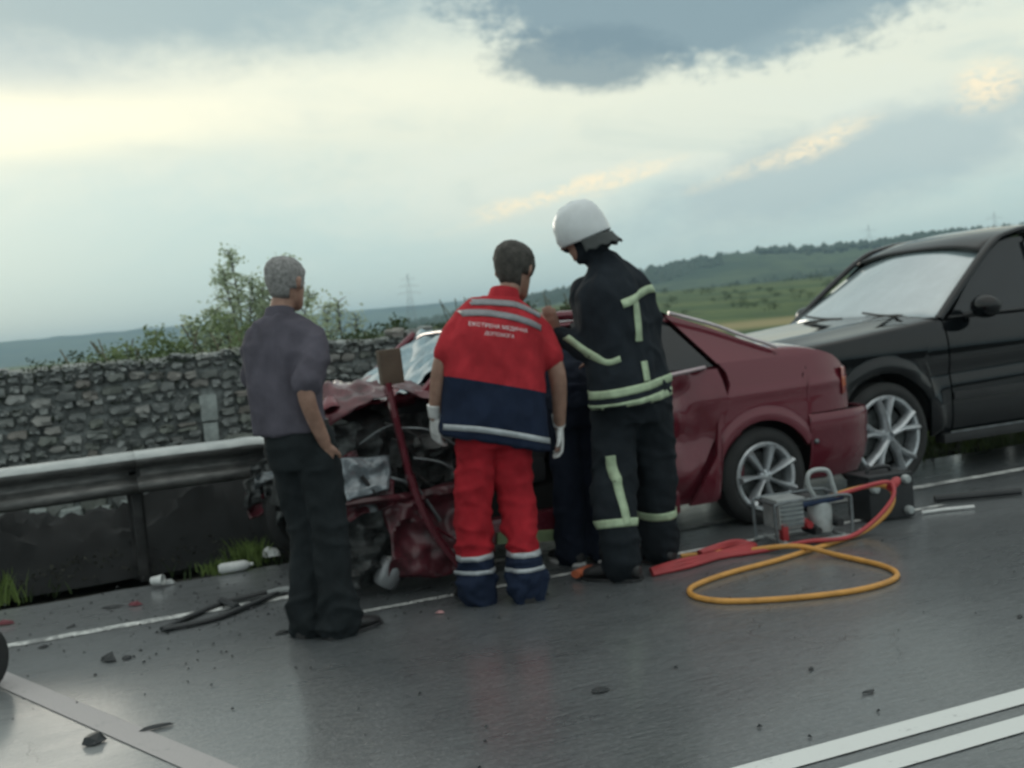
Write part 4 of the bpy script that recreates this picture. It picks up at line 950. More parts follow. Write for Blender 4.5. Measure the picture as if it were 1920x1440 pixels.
# ---------- the fourth figure, bent into the car between the two
def leaner():
    root = thing('person', 'person in dark navy bent into the wreck between paramedic and firefighter', 'person', (2.60, 5.50, 0))
    hipR, hipL = Vector((.06, .02, .90)), Vector((-.09, .02, .90)); knR, knL = Vector((.07, -.02, .48)), Vector((-.09, .0, .48)); anR, anL = Vector((.085, .02, .09)), Vector((-.08, .06, .09))
    b = MB(); T = add_head(b, (-.03, .66, 1.12), -10, 40, .98)
    limb(b, [(0, .48, 1.17), (-.02, .58, 1.15), (-.03, .64, 1.13)], [.06, .055, .055]); torso_fn(b, [((-.01, .0, .90), .14, .10, 0, 0, 10), ((-.01, .16, 1.06), .14, .10, 0, 0, 50), ((0, .40, 1.17), .17, .10, 0, 0, 70), ((0, .50, 1.18), .08, .06, 0, 0, 80)])
    for q in (-1, 1): limb(b, [(q * .18, .42, 1.15), (q * .22, .50, .95), (q * .14, .70, .85)], [.045, .04, .03]); add_hand(b, (q * .14, .70, .85), (-q * .2, .9, -.2), (0, 0, -1), .95, .6, q)
    for h_, k_, a_ in ((hipR, knR, anR), (hipL, knL, anL)): limb(b, [h_, k_, a_], [.075, .052, .038])
    obj('body', remesh(b, .009, 2), M_SKIN, root); eyes(T, root); hair(T, root, M_HAIR_DARK, seed=5)
    nv = cloth('dark_navy_cloth', (.014, .019, .032))
    def jk(mb):
        torso_fn(mb, [((-.01, -.02, .86), .175, .125, 0, 0, 5), ((-.01, .06, .98), .17, .13, 0, 0, 35), ((0, .22, 1.12), .19, .13, 0, 0, 60), ((0, .40, 1.18), .20, .11, 0, 0, 75), ((0, .50, 1.19), .09, .075, 0, 0, 80)])
        for q in (-1, 1): limb(mb, [(q * .15, .40, 1.15), (q * .22, .50, .95), (q * .15, .68, .86)], [.075, .068, .052])
    garment('jacket', jk, nv, root, .012, .012, seed=3)
    def pants(mb):
        torso_fn(mb, [((-.01, 0, .96), .155, .115, 0, 0, 20), ((-.01, 0, .86), .165, .125), ((0, 0, .76), .155, .11)])
        for h_, k_, a_ in ((hipR, knR, anR), (hipL, knL, anL)): limb(mb, [h_ + Vector((0, 0, -.04)), k_, a_ + Vector((0, 0, .1)), a_ + Vector((0, 0, -.03))], [.095, .08, .078, .085], 18)
    garment('trousers', pants, cloth('navy_work_trouser_cloth', (.012, .016, .028)), root, .012, .012, seed=8)
    for an, yw in ((anR, 12), (anL, -10)):
        f, r = yaw_vec(yw); m_ = MB(); hl = Vector((an.x, an.y, 0)) - f * .075 + Vector((0, 0, .015)); shoe(m_, hl, yw, .28, .08); so_ = m_.obj('shoe', M_BLACKLEATHER, root); sole(so_, hl - Vector((0, 0, .015)), yw, M_GLOVE)
leaner()
# ------------------------------------------------------------------ cars
def paint(name, c, flake=.15, dirt=.35, spec=.25):
    t = NT(name); n = t.noise(4, 5, .6); n2 = t.noise(90, 3, .6)
    sp_ = t.n('ShaderNodeSeparateXYZ'); t.l(t.co(), sp_.inputs[0])
    low = t.mr(sp_.outputs[2], .75, .15)                       # road grime thrown up from below
    d = t.math('MULTIPLY', t.math('MULTIPLY', t.mr(n, .35, .75), low), dirt)
    d = t.math('ADD', d, t.math('MULTIPLY', t.mr(n, .55, .8), .04))
    t.set(color=t.mix(d, c, (.035, .036, .036)), rough=t.math('ADD', .25, t.math('MULTIPLY', d, .4)), metal=flake, coat=t.math('SUBTRACT', .9, d), coatr=.05, spec=spec)
    t.bump(t.noise(2.2, 2), .03, .02); return t.m
M_RED = paint('dark_red_paint', (.135, .020, .032), .15, .25, .15); M_BLACK = paint('black_paint', (.0035, .0045, .0055), .0, .05, .0)
M_RED_D = simple('scraped_dark_red_paint', (.075, .013, .020), .45, var=.6, scale=9, bump=.3, coat=.3)
M_GLASS_DK = simple('dark_tinted_glass', (.008, .010, .012), .05, spec=.55)
t = NT('dusty_sky_lit_windscreen_glass'); n = t.noise(3, 4, .6); t.set(color=t.mix(t.mr(n, .3, .7), (.22, .29, .31), (.30, .38, .40)), rough=.16, ior=2.2, spec=1.0, coat=1.0, coatr=.05); M_GLASS_W = t.m  # pale colour carries the sky reflection as well as dust
M_TRIM = simple('black_plastic_trim', (.016, .017, .018), .55, bump=.2); M_RUBBER = simple('tyre_rubber', (.020, .021, .021), .8, bump=.3, bscale=90)
M_ALLOY = simple('scuffed_alloy', (.50, .53, .55), .32, .55, var=.2, scale=14, bump=.1); M_DARK = simple('dark_cavity', (.008, .009, .009), .9)
M_SEAT = simple('dark_seat_fabric', (.03, .032, .036), .9, bump=.3); M_LENS_R = simple('red_lamp_lens', (.28, .03, .02), .15, coat=1.0); M_LENS_O = simple('orange_lamp_lens', (.45, .10, .03), .15, coat=1.0)
M_CHROME = simple('chrome_strip', (.5, .5, .52), .2, .9); M_ENGINE = simple('oily_engine_metal', (.055, .06, .06), .5, .4, var=.5, scale=18, bump=.5)
M_BARE = simple('bare_bent_metal', (.16, .18, .19), .5, .5, var=.35, scale=12, bump=.4); M_LENS_C = simple('clear_lamp_lens', (.20, .23, .25), .25, .2, coat=.5, var=.3, scale=20)
class Car:
    def __init__(s, root, half, S): s.r = root; s.h = half; s.S = S
    def patch(s, name, P, nu, nv, side, mat, parent=None, off=0., flange=.03, crumple=None, label=None):
        V = []; F = []
        for j in range(nv + 1):
            for i in range(nu + 1):
                x, z = P(i / nu, j / nv); y = side * (s.S(x, z) + off); p = Vector((x, y, z))
                if crumple: p = p + crumple(p)
                V.append(p)
        idx = lambda i, j: j * (nu + 1) + i
        for j in range(nv):
            for i in range(nu):
                q = (idx(i, j), idx(i + 1, j), idx(i + 1, j + 1), idx(i, j + 1)); F.append(q if side < 0 else q[::-1])
        if flange:
            loop = [idx(i, 0) for i in range(nu + 1)] + [idx(nu, j) for j in range(1, nv + 1)] + [idx(i, nv) for i in range(nu - 1, -1, -1)] + [idx(0, j) for j in range(nv - 1, 0, -1)]
            b = len(V); n = len(loop)
            for k in loop: V.append(V[k].copy())
            for k in loop: V.append(V[k] - Vector((0, side * flange, 0)))
            for k in range(n):
                q = (b + k, b + (k + 1) % n, b + n + (k + 1) % n, b + n + k); F.append(q[::-1] if side < 0 else q)
        return obj(name, mesh(name, V, F, True, 50), mat, parent or s.r, label=label)
    def both(s, name, P, nu, nv, mat, **k):
        a = s.patch(name, P, nu, nv, -1, mat, **k); k.pop('crumple', None); k.pop('label', None); return a, s.patch(name, P, nu, nv, 1, mat, **k)
    def top(s, name, xs, zc, mat, drop=.04, ny=14, zedge=None, parent=None, fn=None, thick=.02):
        V = []; F = []
        for x in xs:
            z0 = zc(x); w = s.S(x, z0 - drop) - .004
            for j in range(ny + 1):
                v = -1 + 2 * j / ny; zz = z0 - drop * abs(v) ** 3.2 + (fn(x, v) if fn else 0); V.append((x, w * v, zz))
        n = ny + 1
        for i in range(len(xs) - 1):
            for j in range(ny): F.append((i * n + j, (i + 1) * n + j, (i + 1) * n + j + 1, i * n + j + 1))
        o = obj(name, mesh(name, V, F, True, 50), mat, parent or s.r); m_ = o.modifiers.new('s', 'SOLIDIFY'); m_.thickness = thick; m_.offset = -1; return o
    def wrap(s, name, path, prof, mat, parent=None, n=6, label=None):
        """a profile (outward, z) carried round a path (x, y) - bumpers, wrap-round lamps"""
        P = catmull([(x, y, 0) for x, y in path], n); V = []; F = []
        for i, p in enumerate(P):
            t = (P[min(i + 1, len(P) - 1)] - P[max(i - 1, 0)]).normalized(); o_ = Vector((t.y, -t.x, 0))
            for d, z in prof: V.append((p.x + o_.x * d, p.y + o_.y * d, z))
        m_ = len(prof)
        for i in range(len(P) - 1):
            for k in range(m_ - 1): F.append((i * m_ + k, (i + 1) * m_ + k, (i + 1) * m_ + k + 1, i * m_ + k + 1))
        o = obj(name, mesh(name, V, F, True, 45), mat, parent or s.r, label=label); so_ = o.modifiers.new('s', 'SOLIDIFY'); so_.thickness = .006; return o
def wheel(parent, c, R, w, rr_, nsp, style, side=-1, tilt=None, label=None):
    root = bpy.data.objects.new('wheel', None); COL.objects.link(root); root.parent = parent; root.location = c; root.empty_display_size = .1
    if tilt: root.rotation_euler = tilt
    if label: root['label'] = label
    s = side
    mb = MB(); pr = [(rr_ - .005, -w / 2 + .02), (rr_ + .015, -w / 2 + .004), (rr_ + .045, -w / 2 - .004), (R - .05, -w / 2 + .0), (R - .018, -w / 2 + .012), (R - .004, -w / 2 + .03)]
    for k in range(4):
        h = -w / 2 + .035 + k * (w - .07) / 4; g = (w - .07) / 4; pr += [(R, h), (R, h + g * .8), (R - .008, h + g * .82), (R - .008, h + g * .98)]
    pr += [(R, w / 2 - .034), (R - .018, w / 2 - .012), (R - .05, w / 2), (rr_ + .03, w / 2), (rr_ - .005, w / 2 - .02)]
    mb.lathe([(r, h * -s * -1) for r, h in pr], (0, 0, 0), 'Y', 44); mb.obj('tyre', M_RUBBER, root, sharp=35)
    o = s * (w / 2 - .012); rb = MB()
    rb.lathe([(rr_ + .004, o), (rr_ - .004, o + s * .008), (rr_ - .022, o + s * .004), (rr_ - .030, o - s * .02), (rr_ - .032, o - s * .10)], (0, 0, 0), 'Y', 44)
    hub = rr_ * .2
    for k in range(nsp):
        a = 2 * PI * k / nsp + .35; da = (.30 if style == 'broad' else .13)
        if style == 'broad':   # wide forked spoke
            for sg in (-1, 1):
                pts = [(hub * .6, a, .055), (rr_ * .5, a + sg * .09, .046), (rr_ * .97, a + sg * .22, .048)]
                P = [Vector((math.cos(t) * r, o - s * (.018 - .010 * (r / rr_)), math.sin(t) * r)) for r, t, _ in pts]
                rb.tube(P, [q[2] for q in pts], 8, True, .45)
        else:
            pts = [(hub * .6, a, .028), (rr_ * .55, a + .06, .044), (rr_ * .97, a + .10, .068)]
            P = [Vector((math.cos(t) * r, o - s * (.014 - .008 * (r / rr_)), math.sin(t) * r)) for r, t, _ in pts]; rb.tube(P, [q[2] for q in pts], 8, True, .35)
    rb.lathe([(hub * 1.1, o - s * .03), (hub, o - s * .002), (hub * .75, o + s * .006), (.001, o + s * .008)], (0, 0, 0), 'Y', 24)
    rb.obj('rim', M_ALLOY, root, sharp=40)
    db = MB(); db.lathe([(.001, o - s * .06), (rr_ * .72, o - s * .06), (rr_ * .72, o - s * .075), (.001, o - s * .075)], (0, 0, 0), 'Y', 32); db.obj('brake_disc', M_ENGINE, root)
    return root
def crumple_sheet(name, c4, n, amp, seed, mat, parent, thick=.004, freq=6., label=None, dirv=None):
    n = int(n * 2); a, b, c, d = (Vector(p) for p in c4); V = []; F = []; nn = ((b - a).cross(d - a)).normalized() if dirv is None else Vector(dirv)
    for j in range(n + 1):
        for i in range(n + 1):
            u, v = i / n, j / n; p = a * (1 - u) * (1 - v) + b * u * (1 - v) + c * u * v + d * (1 - u) * v
            q = p * freq + Vector((seed * 7.3, seed * 1.7, 0)); k = (1 - 2 * abs(noise.noise(q))) * amp + noise.noise(q * 2.3) * amp * .5
            V.append(p + nn * k + Vector((noise.noise(q + Vector((9, 0, 0))), noise.noise(q + Vector((0, 9, 0))), noise.noise(q + Vector((0, 0, 9))))) * amp * .45)
    for j in range(n):
        for i in range(n): k = j * (n + 1) + i; F.append((k, k + 1, k + n + 2, k + n + 1))
    o = obj(name, mesh(name, V, F, True, 38), mat, parent, label=label); m_ = o.modifiers.new('s', 'SOLIDIFY'); m_.thickness = thick; return o
interp = lambda v, xs, ys: float(np.interp(v, xs, ys))

# ---------- the wrecked red saloon
def red_car():
    X0, Yc = 3.94, 6.53
    root = thing('wrecked_car', 'dark red saloon with its whole front end crushed and doors torn', 'car', (X0, Yc, 0))
    L = lambda X, Y, Z: Vector((X - X0, Y - Yc, Z))
    def S(x, z):
        v = .87
        if x > .35: v -= .20 * ((x - .35) / .5) ** 2
        if z < .4: v -= .05 * ((.4 - z) / .25) ** 2
        if z > .70: v -= .045 * min(1, (z - .70) / .3) ** 2
        if z > 1.0: v -= (z - 1.0) * .55
        v += .010 * math.exp(-((z - .80 - .02 * x) / .03) ** 2)
        d = math.hypot(x + .03, z - .285)
        if .33 < d < .42 and z > .2: v += .012 * math.sin((d - .33) / .09 * PI)      # arch lip
        return v
    C = Car(root, .87, S)
    arch = lambda x, lo: (.285 + math.sqrt(max(0, .345 ** 2 - (x + .03) ** 2))) if abs(x + .03) < .33 else lo
    def Pq(u, v):
        z = .2 + .8 * v; xl = interp(z, [.2, .26, .47, .6, .75, .9, 1.0], [-.56, -.52, -.385, -.30, -.24, -.25, -.29]); x = xl + (.655 - xl) * u
        zb = arch(x, .18 if x < 0 else .635); zt = 1.0 if x < .10 else interp(x, [.10, .30, .45, .56, .62, .66], [1.035, 1.03, 1.015, .975, .93, .87])
        return x, zb + (zt - zb) * v
    C.both('quarter_panel', Pq, 48, 20, M_RED)
    def Pc(u, v):
        z = 1.0 + .31 * v; xl = interp(z, [1.0, 1.31], [-.30, -.53]); xr = interp(z, [1.0, 1.04, 1.075, 1.12, 1.22, 1.31], [.15, .12, .06, -.05, -.27, -.50]); return xl + (xr - xl) * u, z
    C.both('rear_pillar', Pc, 12, 10, M_RED)
    zt_ = lambda x: interp(x, [.05, .12, .30, .45, .56, .64, .68], [1.085, 1.095, 1.09, 1.07, 1.025, .95, .88])
    C.top('boot_lid', [.05, .12, .2, .3, .4, .48, .54, .58, .62, .65, .68], zt_, M_RED, drop=.055)
    C.top('roof', [-1.72 + .061 * k for k in range(21)], lambda x: 1.365 - .03 * ((x + 1.1) / .6) ** 2, M_RED, drop=.05, fn=lambda x, v: .012 * noise.noise(Vector((x * 5, v * 4, 2))))
    V = [(.05, -.60, 1.075), (.05, .60, 1.075), (-.50, .57, 1.335), (-.50, -.57, 1.335)]; o = obj('rear_window', mesh('rear_window', V, [(0, 1, 2, 3)], False), M_GLASS_DK, root); o.modifiers.new('s', 'SOLIDIFY').thickness = .005
    for q in (-1, 1):
        m_ = MB(); m_.tube(catmull([(-.53, q * .70, 1.325), (-.27, q * .745, 1.235), (-.05, q * .79, 1.135), (.06, q * .815, 1.09), (.13, q * .825, 1.06)], 5), .012, 6); m_.obj('highlight_strip', simple('pale_highlight', (.50, .46, .47), .25, .4), root)  # highlight along the pillar edge, built as a pale strip
    # tail face, lamps, bumper
    path = [(.62, -.79), (.65, -.74), (.685, -.5), (.69, 0), (.685, .5), (.65, .74), (.62, .79)]
    C.wrap('tail_panel', path, [(-.01, .60), (0, .70), (0, .84), (-.03, .90)], M_RED)
    for q in (-1, 1): 
        lp = [(.590, q * .830), (.632, q * .806), (.676, q * .740), (.696, q * .56)]
        if q > 0: lp = lp[::-1]
        o = C.wrap('tail_light', lp, [(.0, .72), (.007, .73), (.007, .885), (.0, .895)], M_LENS_R)
        C.wrap('indicator', lp[:2] if q < 0 else lp[2:], [(.008, .77), (.010, .775), (.010, .83), (.008, .835)], M_LENS_O, parent=o)
    bp = [(.295, -.872), (.5, -.872), (.68, -.84), (.83, -.74), (.88, -.48), (.892, 0), (.88, .48), (.83, .74), (.68, .84), (.5, .872), (.295, .872)]
    b = C.wrap('rear_bumper', bp, [(-.14, .20), (-.07, .22), (-.02, .32), (.002, .42), (.004, .50), (.010, .52), (.012, .60), (.002, .628), (-.05, .632)], M_RED)
    mb = MB(); mb.ball(L(4.27, 5.645, .46), .016, 8); mb.obj('bumper_cap', M_BARE, b)
    C.patch('door_jamb', lambda u, v: (-.75 + .60 * u, .18 + .80 * v), 8, 8, -1, M_RED, off=-.07, flange=.0)
    # doors: the rear one is buckled, the front one has been cut away
    cr = lambda p: Vector((0, 1, 0)) * (.05 * (noise.noise(p * 6 + Vector((3, 0, 0)))) + .05 * sstep(-p.x, .25, .5) * (1 - 2 * abs(noise.noise(p * 4)))) * sstep(p.x, -1.3, -.9)
    C.patch('rear_door', lambda u, v: (interp(.2 + .77 * v, [.2, .26, .47, .6, .75, .97], [-.58, -.54, -.405, -.32, -.27, -.31]) * u + (1 - u) * -1.15, .24 + .73 * v), 30, 22, -1, M_RED, crumple=cr)
    C.patch('door', lambda u, v: (-1.15 - .95 * (1 - u), .24 + .73 * v), 12, 8, 1, M_RED); C.patch('door', lambda u, v: (-1.13 + .82 * u, .24 + .73 * v), 12, 8, 1, M_RED)
    C.both('side_window', lambda u, v: (-1.12 + (interp(v, [0, 1], [-.325, -.55]) + 1.12) * u, .985 + .30 * v), 6, 5, M_GLASS_DK, off=-.012, flange=.004)
    C.patch('side_window', lambda u, v: (-1.98 + .30 * v + (.82 - .30 * v) * u, .985 + .30 * v), 6, 5, 1, M_GLASS_DK, off=-.012, flange=.004)
    mb = MB(); mb.tube([L(2.75, 5.70, .965), L(3.30, 5.675, .965), L(3.55, 5.70, .985)], .013, 6); mb.obj('belt_moulding', simple('pinkish_grey_trim', (.42, .34, .36), .35, .3), root)
    mb = MB(); mb.tube([L(2.74, 5.72, .97), L(2.80, 5.86, 1.31)], .03, 6); mb.obj('door_pillar', M_TRIM, root)
    mb = MB(); mb.tube(catmull([L(1.80, 5.74, 1.0), L(2.02, 5.80, 1.18), L(2.25, 5.88, 1.33), L(2.7, 5.93, 1.365), L(3.32, 5.90, 1.335)], 6), .028, 8); mb.obj('roof_rail', M_RED, root)
    mb = MB(); mb.tube(catmull([L(1.85, 7.25, 1.0), L(2.25, 7.18, 1.33)], 6), .028, 8); mb.obj('windscreen_pillar', M_RED, root)
    crumple_sheet('windscreen', [L(1.72, 5.80, 1.03), L(1.80, 7.20, 1.02), L(2.27, 7.12, 1.36), L(2.24, 5.92, 1.34)], 14, .03, 3, simple('crazed_windscreen_glass', (.20, .30, .34), .5, .0, var=.2, scale=30, bump=.6), root, .005, 5, label='shattered pale blue windscreen')
    # sill, floor, wheel boxes
    mb = MB(); mb.box(L(2.55, 5.73, .22), (1.50, .12, .14), bev=.03); mb.obj('sill', M_RED, root)
    mb = MB(); mb.box(L(3.05, Yc, .30), (2.6, 1.30, .22), bev=.04).box(L(4.15, Yc, .42), (.75, 1.15, .4), bev=.05).box(L(3.52, Yc, .62), (.06, 1.45, .72)); mb.obj('underbody', M_DARK, root)
    mb = MB()
    mb.box(L(3.10, Yc, .52), (.50, 1.25, .16), bev=.05).box(L(3.40, Yc, .80), (.16, 1.25, .55), (0, .3, 0), bev=.05); mb.obj('rear_seat', M_SEAT, root)
    for y in (6.10, 6.92):
        mb = MB(); mb.box((0, 0, 0), (.50, .48, .15), bev=.05).box((.27, 0, .33), (.14, .46, .58), (0, .3, 0), bev=.05).box((.38, 0, .70), (.09, .26, .18), (0, .3, 0), bev=.04); s_ = mb.obj('front_seat', M_SEAT, root); s_.location = L(2.30, y, .50)
    mb = MB(); mb.box(L(1.85, Yc, .84), (.32, 1.35, .26), (0, .2, 0), bev=.06); mb.obj('dashboard', M_TRIM, root)
    mb = MB(); mb.box(L(3.62, 5.80, .50), (.5, .02, .5)); mb.obj('splash_panel', M_DARK, root)
    wheel(root, L(3.915, 5.77, .285), .300, .185, .208, 7, 'blade'); wheel(root, L(3.915, 7.27, .30), .300, .185, .208, 7, 'blade', 1)
    wheel(root, L(1.36, 6.02, .24), .295, .185, .205, 7, 'blade', tilt=(.35, 0, 1.1), label='front wheel knocked askew'); wheel(root, L(1.40, 7.10, .29), .295, .185, .205, 7, 'blade', 1, tilt=(0, 0, .2))
    # crushed front
    crumple_sheet('bonnet', [L(1.18, 5.62, .955), L(1.92, 5.70, .93), L(1.98, 7.15, 1.02), L(1.25, 7.0, .98)], 16, .085, 1, M_RED, root, .004, 3.4, label='folded bonnet humped up in sharp creases')
    crumple_sheet('bonnet_edge', [L(1.22, 5.60, .90), L(1.58, 5.57, 1.03), L(1.60, 5.85, 1.10), L(1.24, 5.85, 1.10)], 9, .035, 4, M_RED_D, root, .004, 7)
    crumple_sheet('bonnet_edge', [L(1.60, 5.58, 1.04), L(1.95, 5.60, .90), L(1.95, 5.85, 1.03), L(1.62, 5.88, 1.09)], 9, .035, 6, M_RED_D, root, .004, 7)
    crumple_sheet('front_wing', [L(1.48, 5.56, .10), L(1.98, 5.56, .05), L(2.0, 5.62, .55), L(1.50, 5.60, .50)], 12, .06, 8, M_RED_D, root, .004, 6)
    crumple_sheet('front_wing', [L(1.20, 5.62, .40), L(1.55, 5.58, .45), L(1.58, 5.62, .60), L(1.22, 5.66, .52)], 9, .04, 11, M_RED_D, root, .004, 8)
    crumple_sheet('inner_panel', [L(1.30, 5.75, .55), L(1.95, 5.75, .50), L(1.95, 5.80, .90), L(1.30, 5.80, .92)], 12, .09, 12, M_ENGINE, root, .004, 6)
    mb = MB(); mb.box(L(1.62, 6.35, .62), (.55, .62, .42), (.1, .1, .2), bev=.03).box(L(1.60, 6.30, .86), (.40, .36, .10), (.1, 0, .3), bev=.02)
    for k in range(4): mb.tube([L(1.48 + k * .09, 6.0, .82), L(1.46 + k * .09, 5.9, .72), L(1.46 + k * .09, 5.92, .55)], .022, 8)
    mb.obj('engine', M_ENGINE, root)
    mb = MB(); mb.box(L(1.24, 6.35, .62), (.05, .75, .46), (0, .25, .15), bev=.005); mb.obj('radiator', M_ENGINE, root)
    crumple_sheet('headlamp', [L(1.30, 5.57, .52), L(1.52, 5.54, .56), L(1.56, 5.60, .72), L(1.30, 5.62, .74)], 8, .025, 15, M_LENS_C, root, .03, 9, label='smashed silvery headlamp')
    crumple_sheet('headlamp', [L(1.22, 6.9, .55), L(1.30, 7.25, .55), L(1.32, 7.25, .72), L(1.22, 6.9, .72)], 6, .02, 16, M_LENS_C, root, .03, 9)
    mb = MB(); mb.tube(catmull([L(1.20, 5.60, .50), L(1.40, 5.56, .51), L(1.60, 5.58, .50), L(1.75, 5.7, .46)], 5), .035, 6, True, .6); mb.obj('bumper_beam', M_RED_D, root, sharp=25)
    bar = lambda nm, pts, r, m_, fl=.5, n=6: (lambda q: (q.tube(catmull(pts, 6), r, n, True, fl), q.obj(nm, m_, root, sharp=30)))(MB())
    bar('torn_pillar', [L(1.555, 5.50, 1.10), L(1.57, 5.49, .95), L(1.60, 5.50, .78), L(1.625, 5.50, .60)], .036, M_RED)
    bar('torn_pillar', [L(1.625, 5.50, .62), L(1.68, 5.49, .40), L(1.78, 5.47, .20), L(1.90, 5.44, .03)], .042, M_RED)
    mb = MB(); mb.box((0, 0, 0), (.12, .05, .18), (0, -.04, .1), bev=.008); o = mb.obj('brown_panel', simple('brown_board', (.105, .080, .058), .85, bump=.4), root, label='small brown board standing up from the torn pillar'); o.location = L(1.585, 5.53, 1.18)
    crumple_sheet('inner_panel', [L(1.15, 5.66, .05), L(1.62, 5.64, .06), L(1.62, 5.70, .48), L(1.15, 5.72, .50)], 12, .08, 33, M_ENGINE, root, .004, 7)
    rr = random.Random(8)
    for k in range(9):    # hoses, looms and trim hanging out
        a = L(rr.uniform(1.35, 1.75), rr.uniform(5.56, 5.75), rr.uniform(.55, .92)); b_ = a + Vector((rr.uniform(.12, .35), rr.uniform(-.06, .04), rr.uniform(-.28, .02))); m_ = (a + b_) / 2 + Vector((0, -.03, rr.uniform(-.08, .08)))
        q = MB(); q.tube(catmull([a, m_, b_], 6), rr.uniform(.006, .014), 6); q.obj('hose', rr.choice([M_TRIM, M_BARE, M_TRIM, M_ENGINE]), root)
    bar('trim_strip', [L(1.62, 5.55, .86), L(1.74, 5.53, .84), L(1.84, 5.54, .78), L(1.90, 5.56, .74)], .014, M_BARE); bar('trim_strip', [L(1.40, 5.58, .80), L(1.50, 5.55, .86), L(1.58, 5.57, .88)], .011, M_BARE)
    bar('trim_strip', [L(1.66, 5.52, .70), L(1.80, 5.50, .66), L(1.93, 5.53, .56)], .016, M_BARE); bar('trim_strip', [L(1.70, 5.50, .36), L(1.86, 5.5, .24), L(2.05, 5.5, .16)], .016, M_RED)
    for k in range(8):
        c = L(rr.uniform(1.3, 1.9), rr.uniform(5.56, 5.7), rr.uniform(.2, .85)); s = rr.uniform(.06, .13); pts = [c + Vector((rr.uniform(-s, s), rr.uniform(-.03, .03), rr.uniform(-s, s))) for _ in range(2)]
        crumple_sheet('metal_scrap', [c + Vector((-s, 0, -s * .6)), c + Vector((s, .02, -s * .4)), c + Vector((s * .8, .03, s * .6)), c + Vector((-s * .9, 0, s * .5))], 5, .04, 20 + k, rr.choice([M_ENGINE, M_RED_D, M_DARK, M_BARE, M_ENGINE]), root, .003, 12)
    for k in range(11):
        c = L(rr.uniform(.98, 1.42), rr.uniform(6.7, 7.25), rr.uniform(.08, .55)); s = rr.uniform(.06, .15)
        crumple_sheet('metal_scrap', [c + Vector((-s, 0, -s * .6)), c + Vector((s, .02, -s * .4)), c + Vector((s * .8, .03, s * .6)), c + Vector((-s * .9, 0, s * .5))], 6, .05, 50 + k, rr.choice([M_ENGINE, M_RED_D, M_DARK, M_BARE, M_ENGINE, M_ENGINE]), root, .003, 12)
    mb = MB(); mb.box(L(2.30, 5.66, .17), (.34, .02, .06), (0, .1, 0)); mb.obj('green_strip', simple('pale_green_plastic', (.20, .27, .14), .6), root)
red_car()

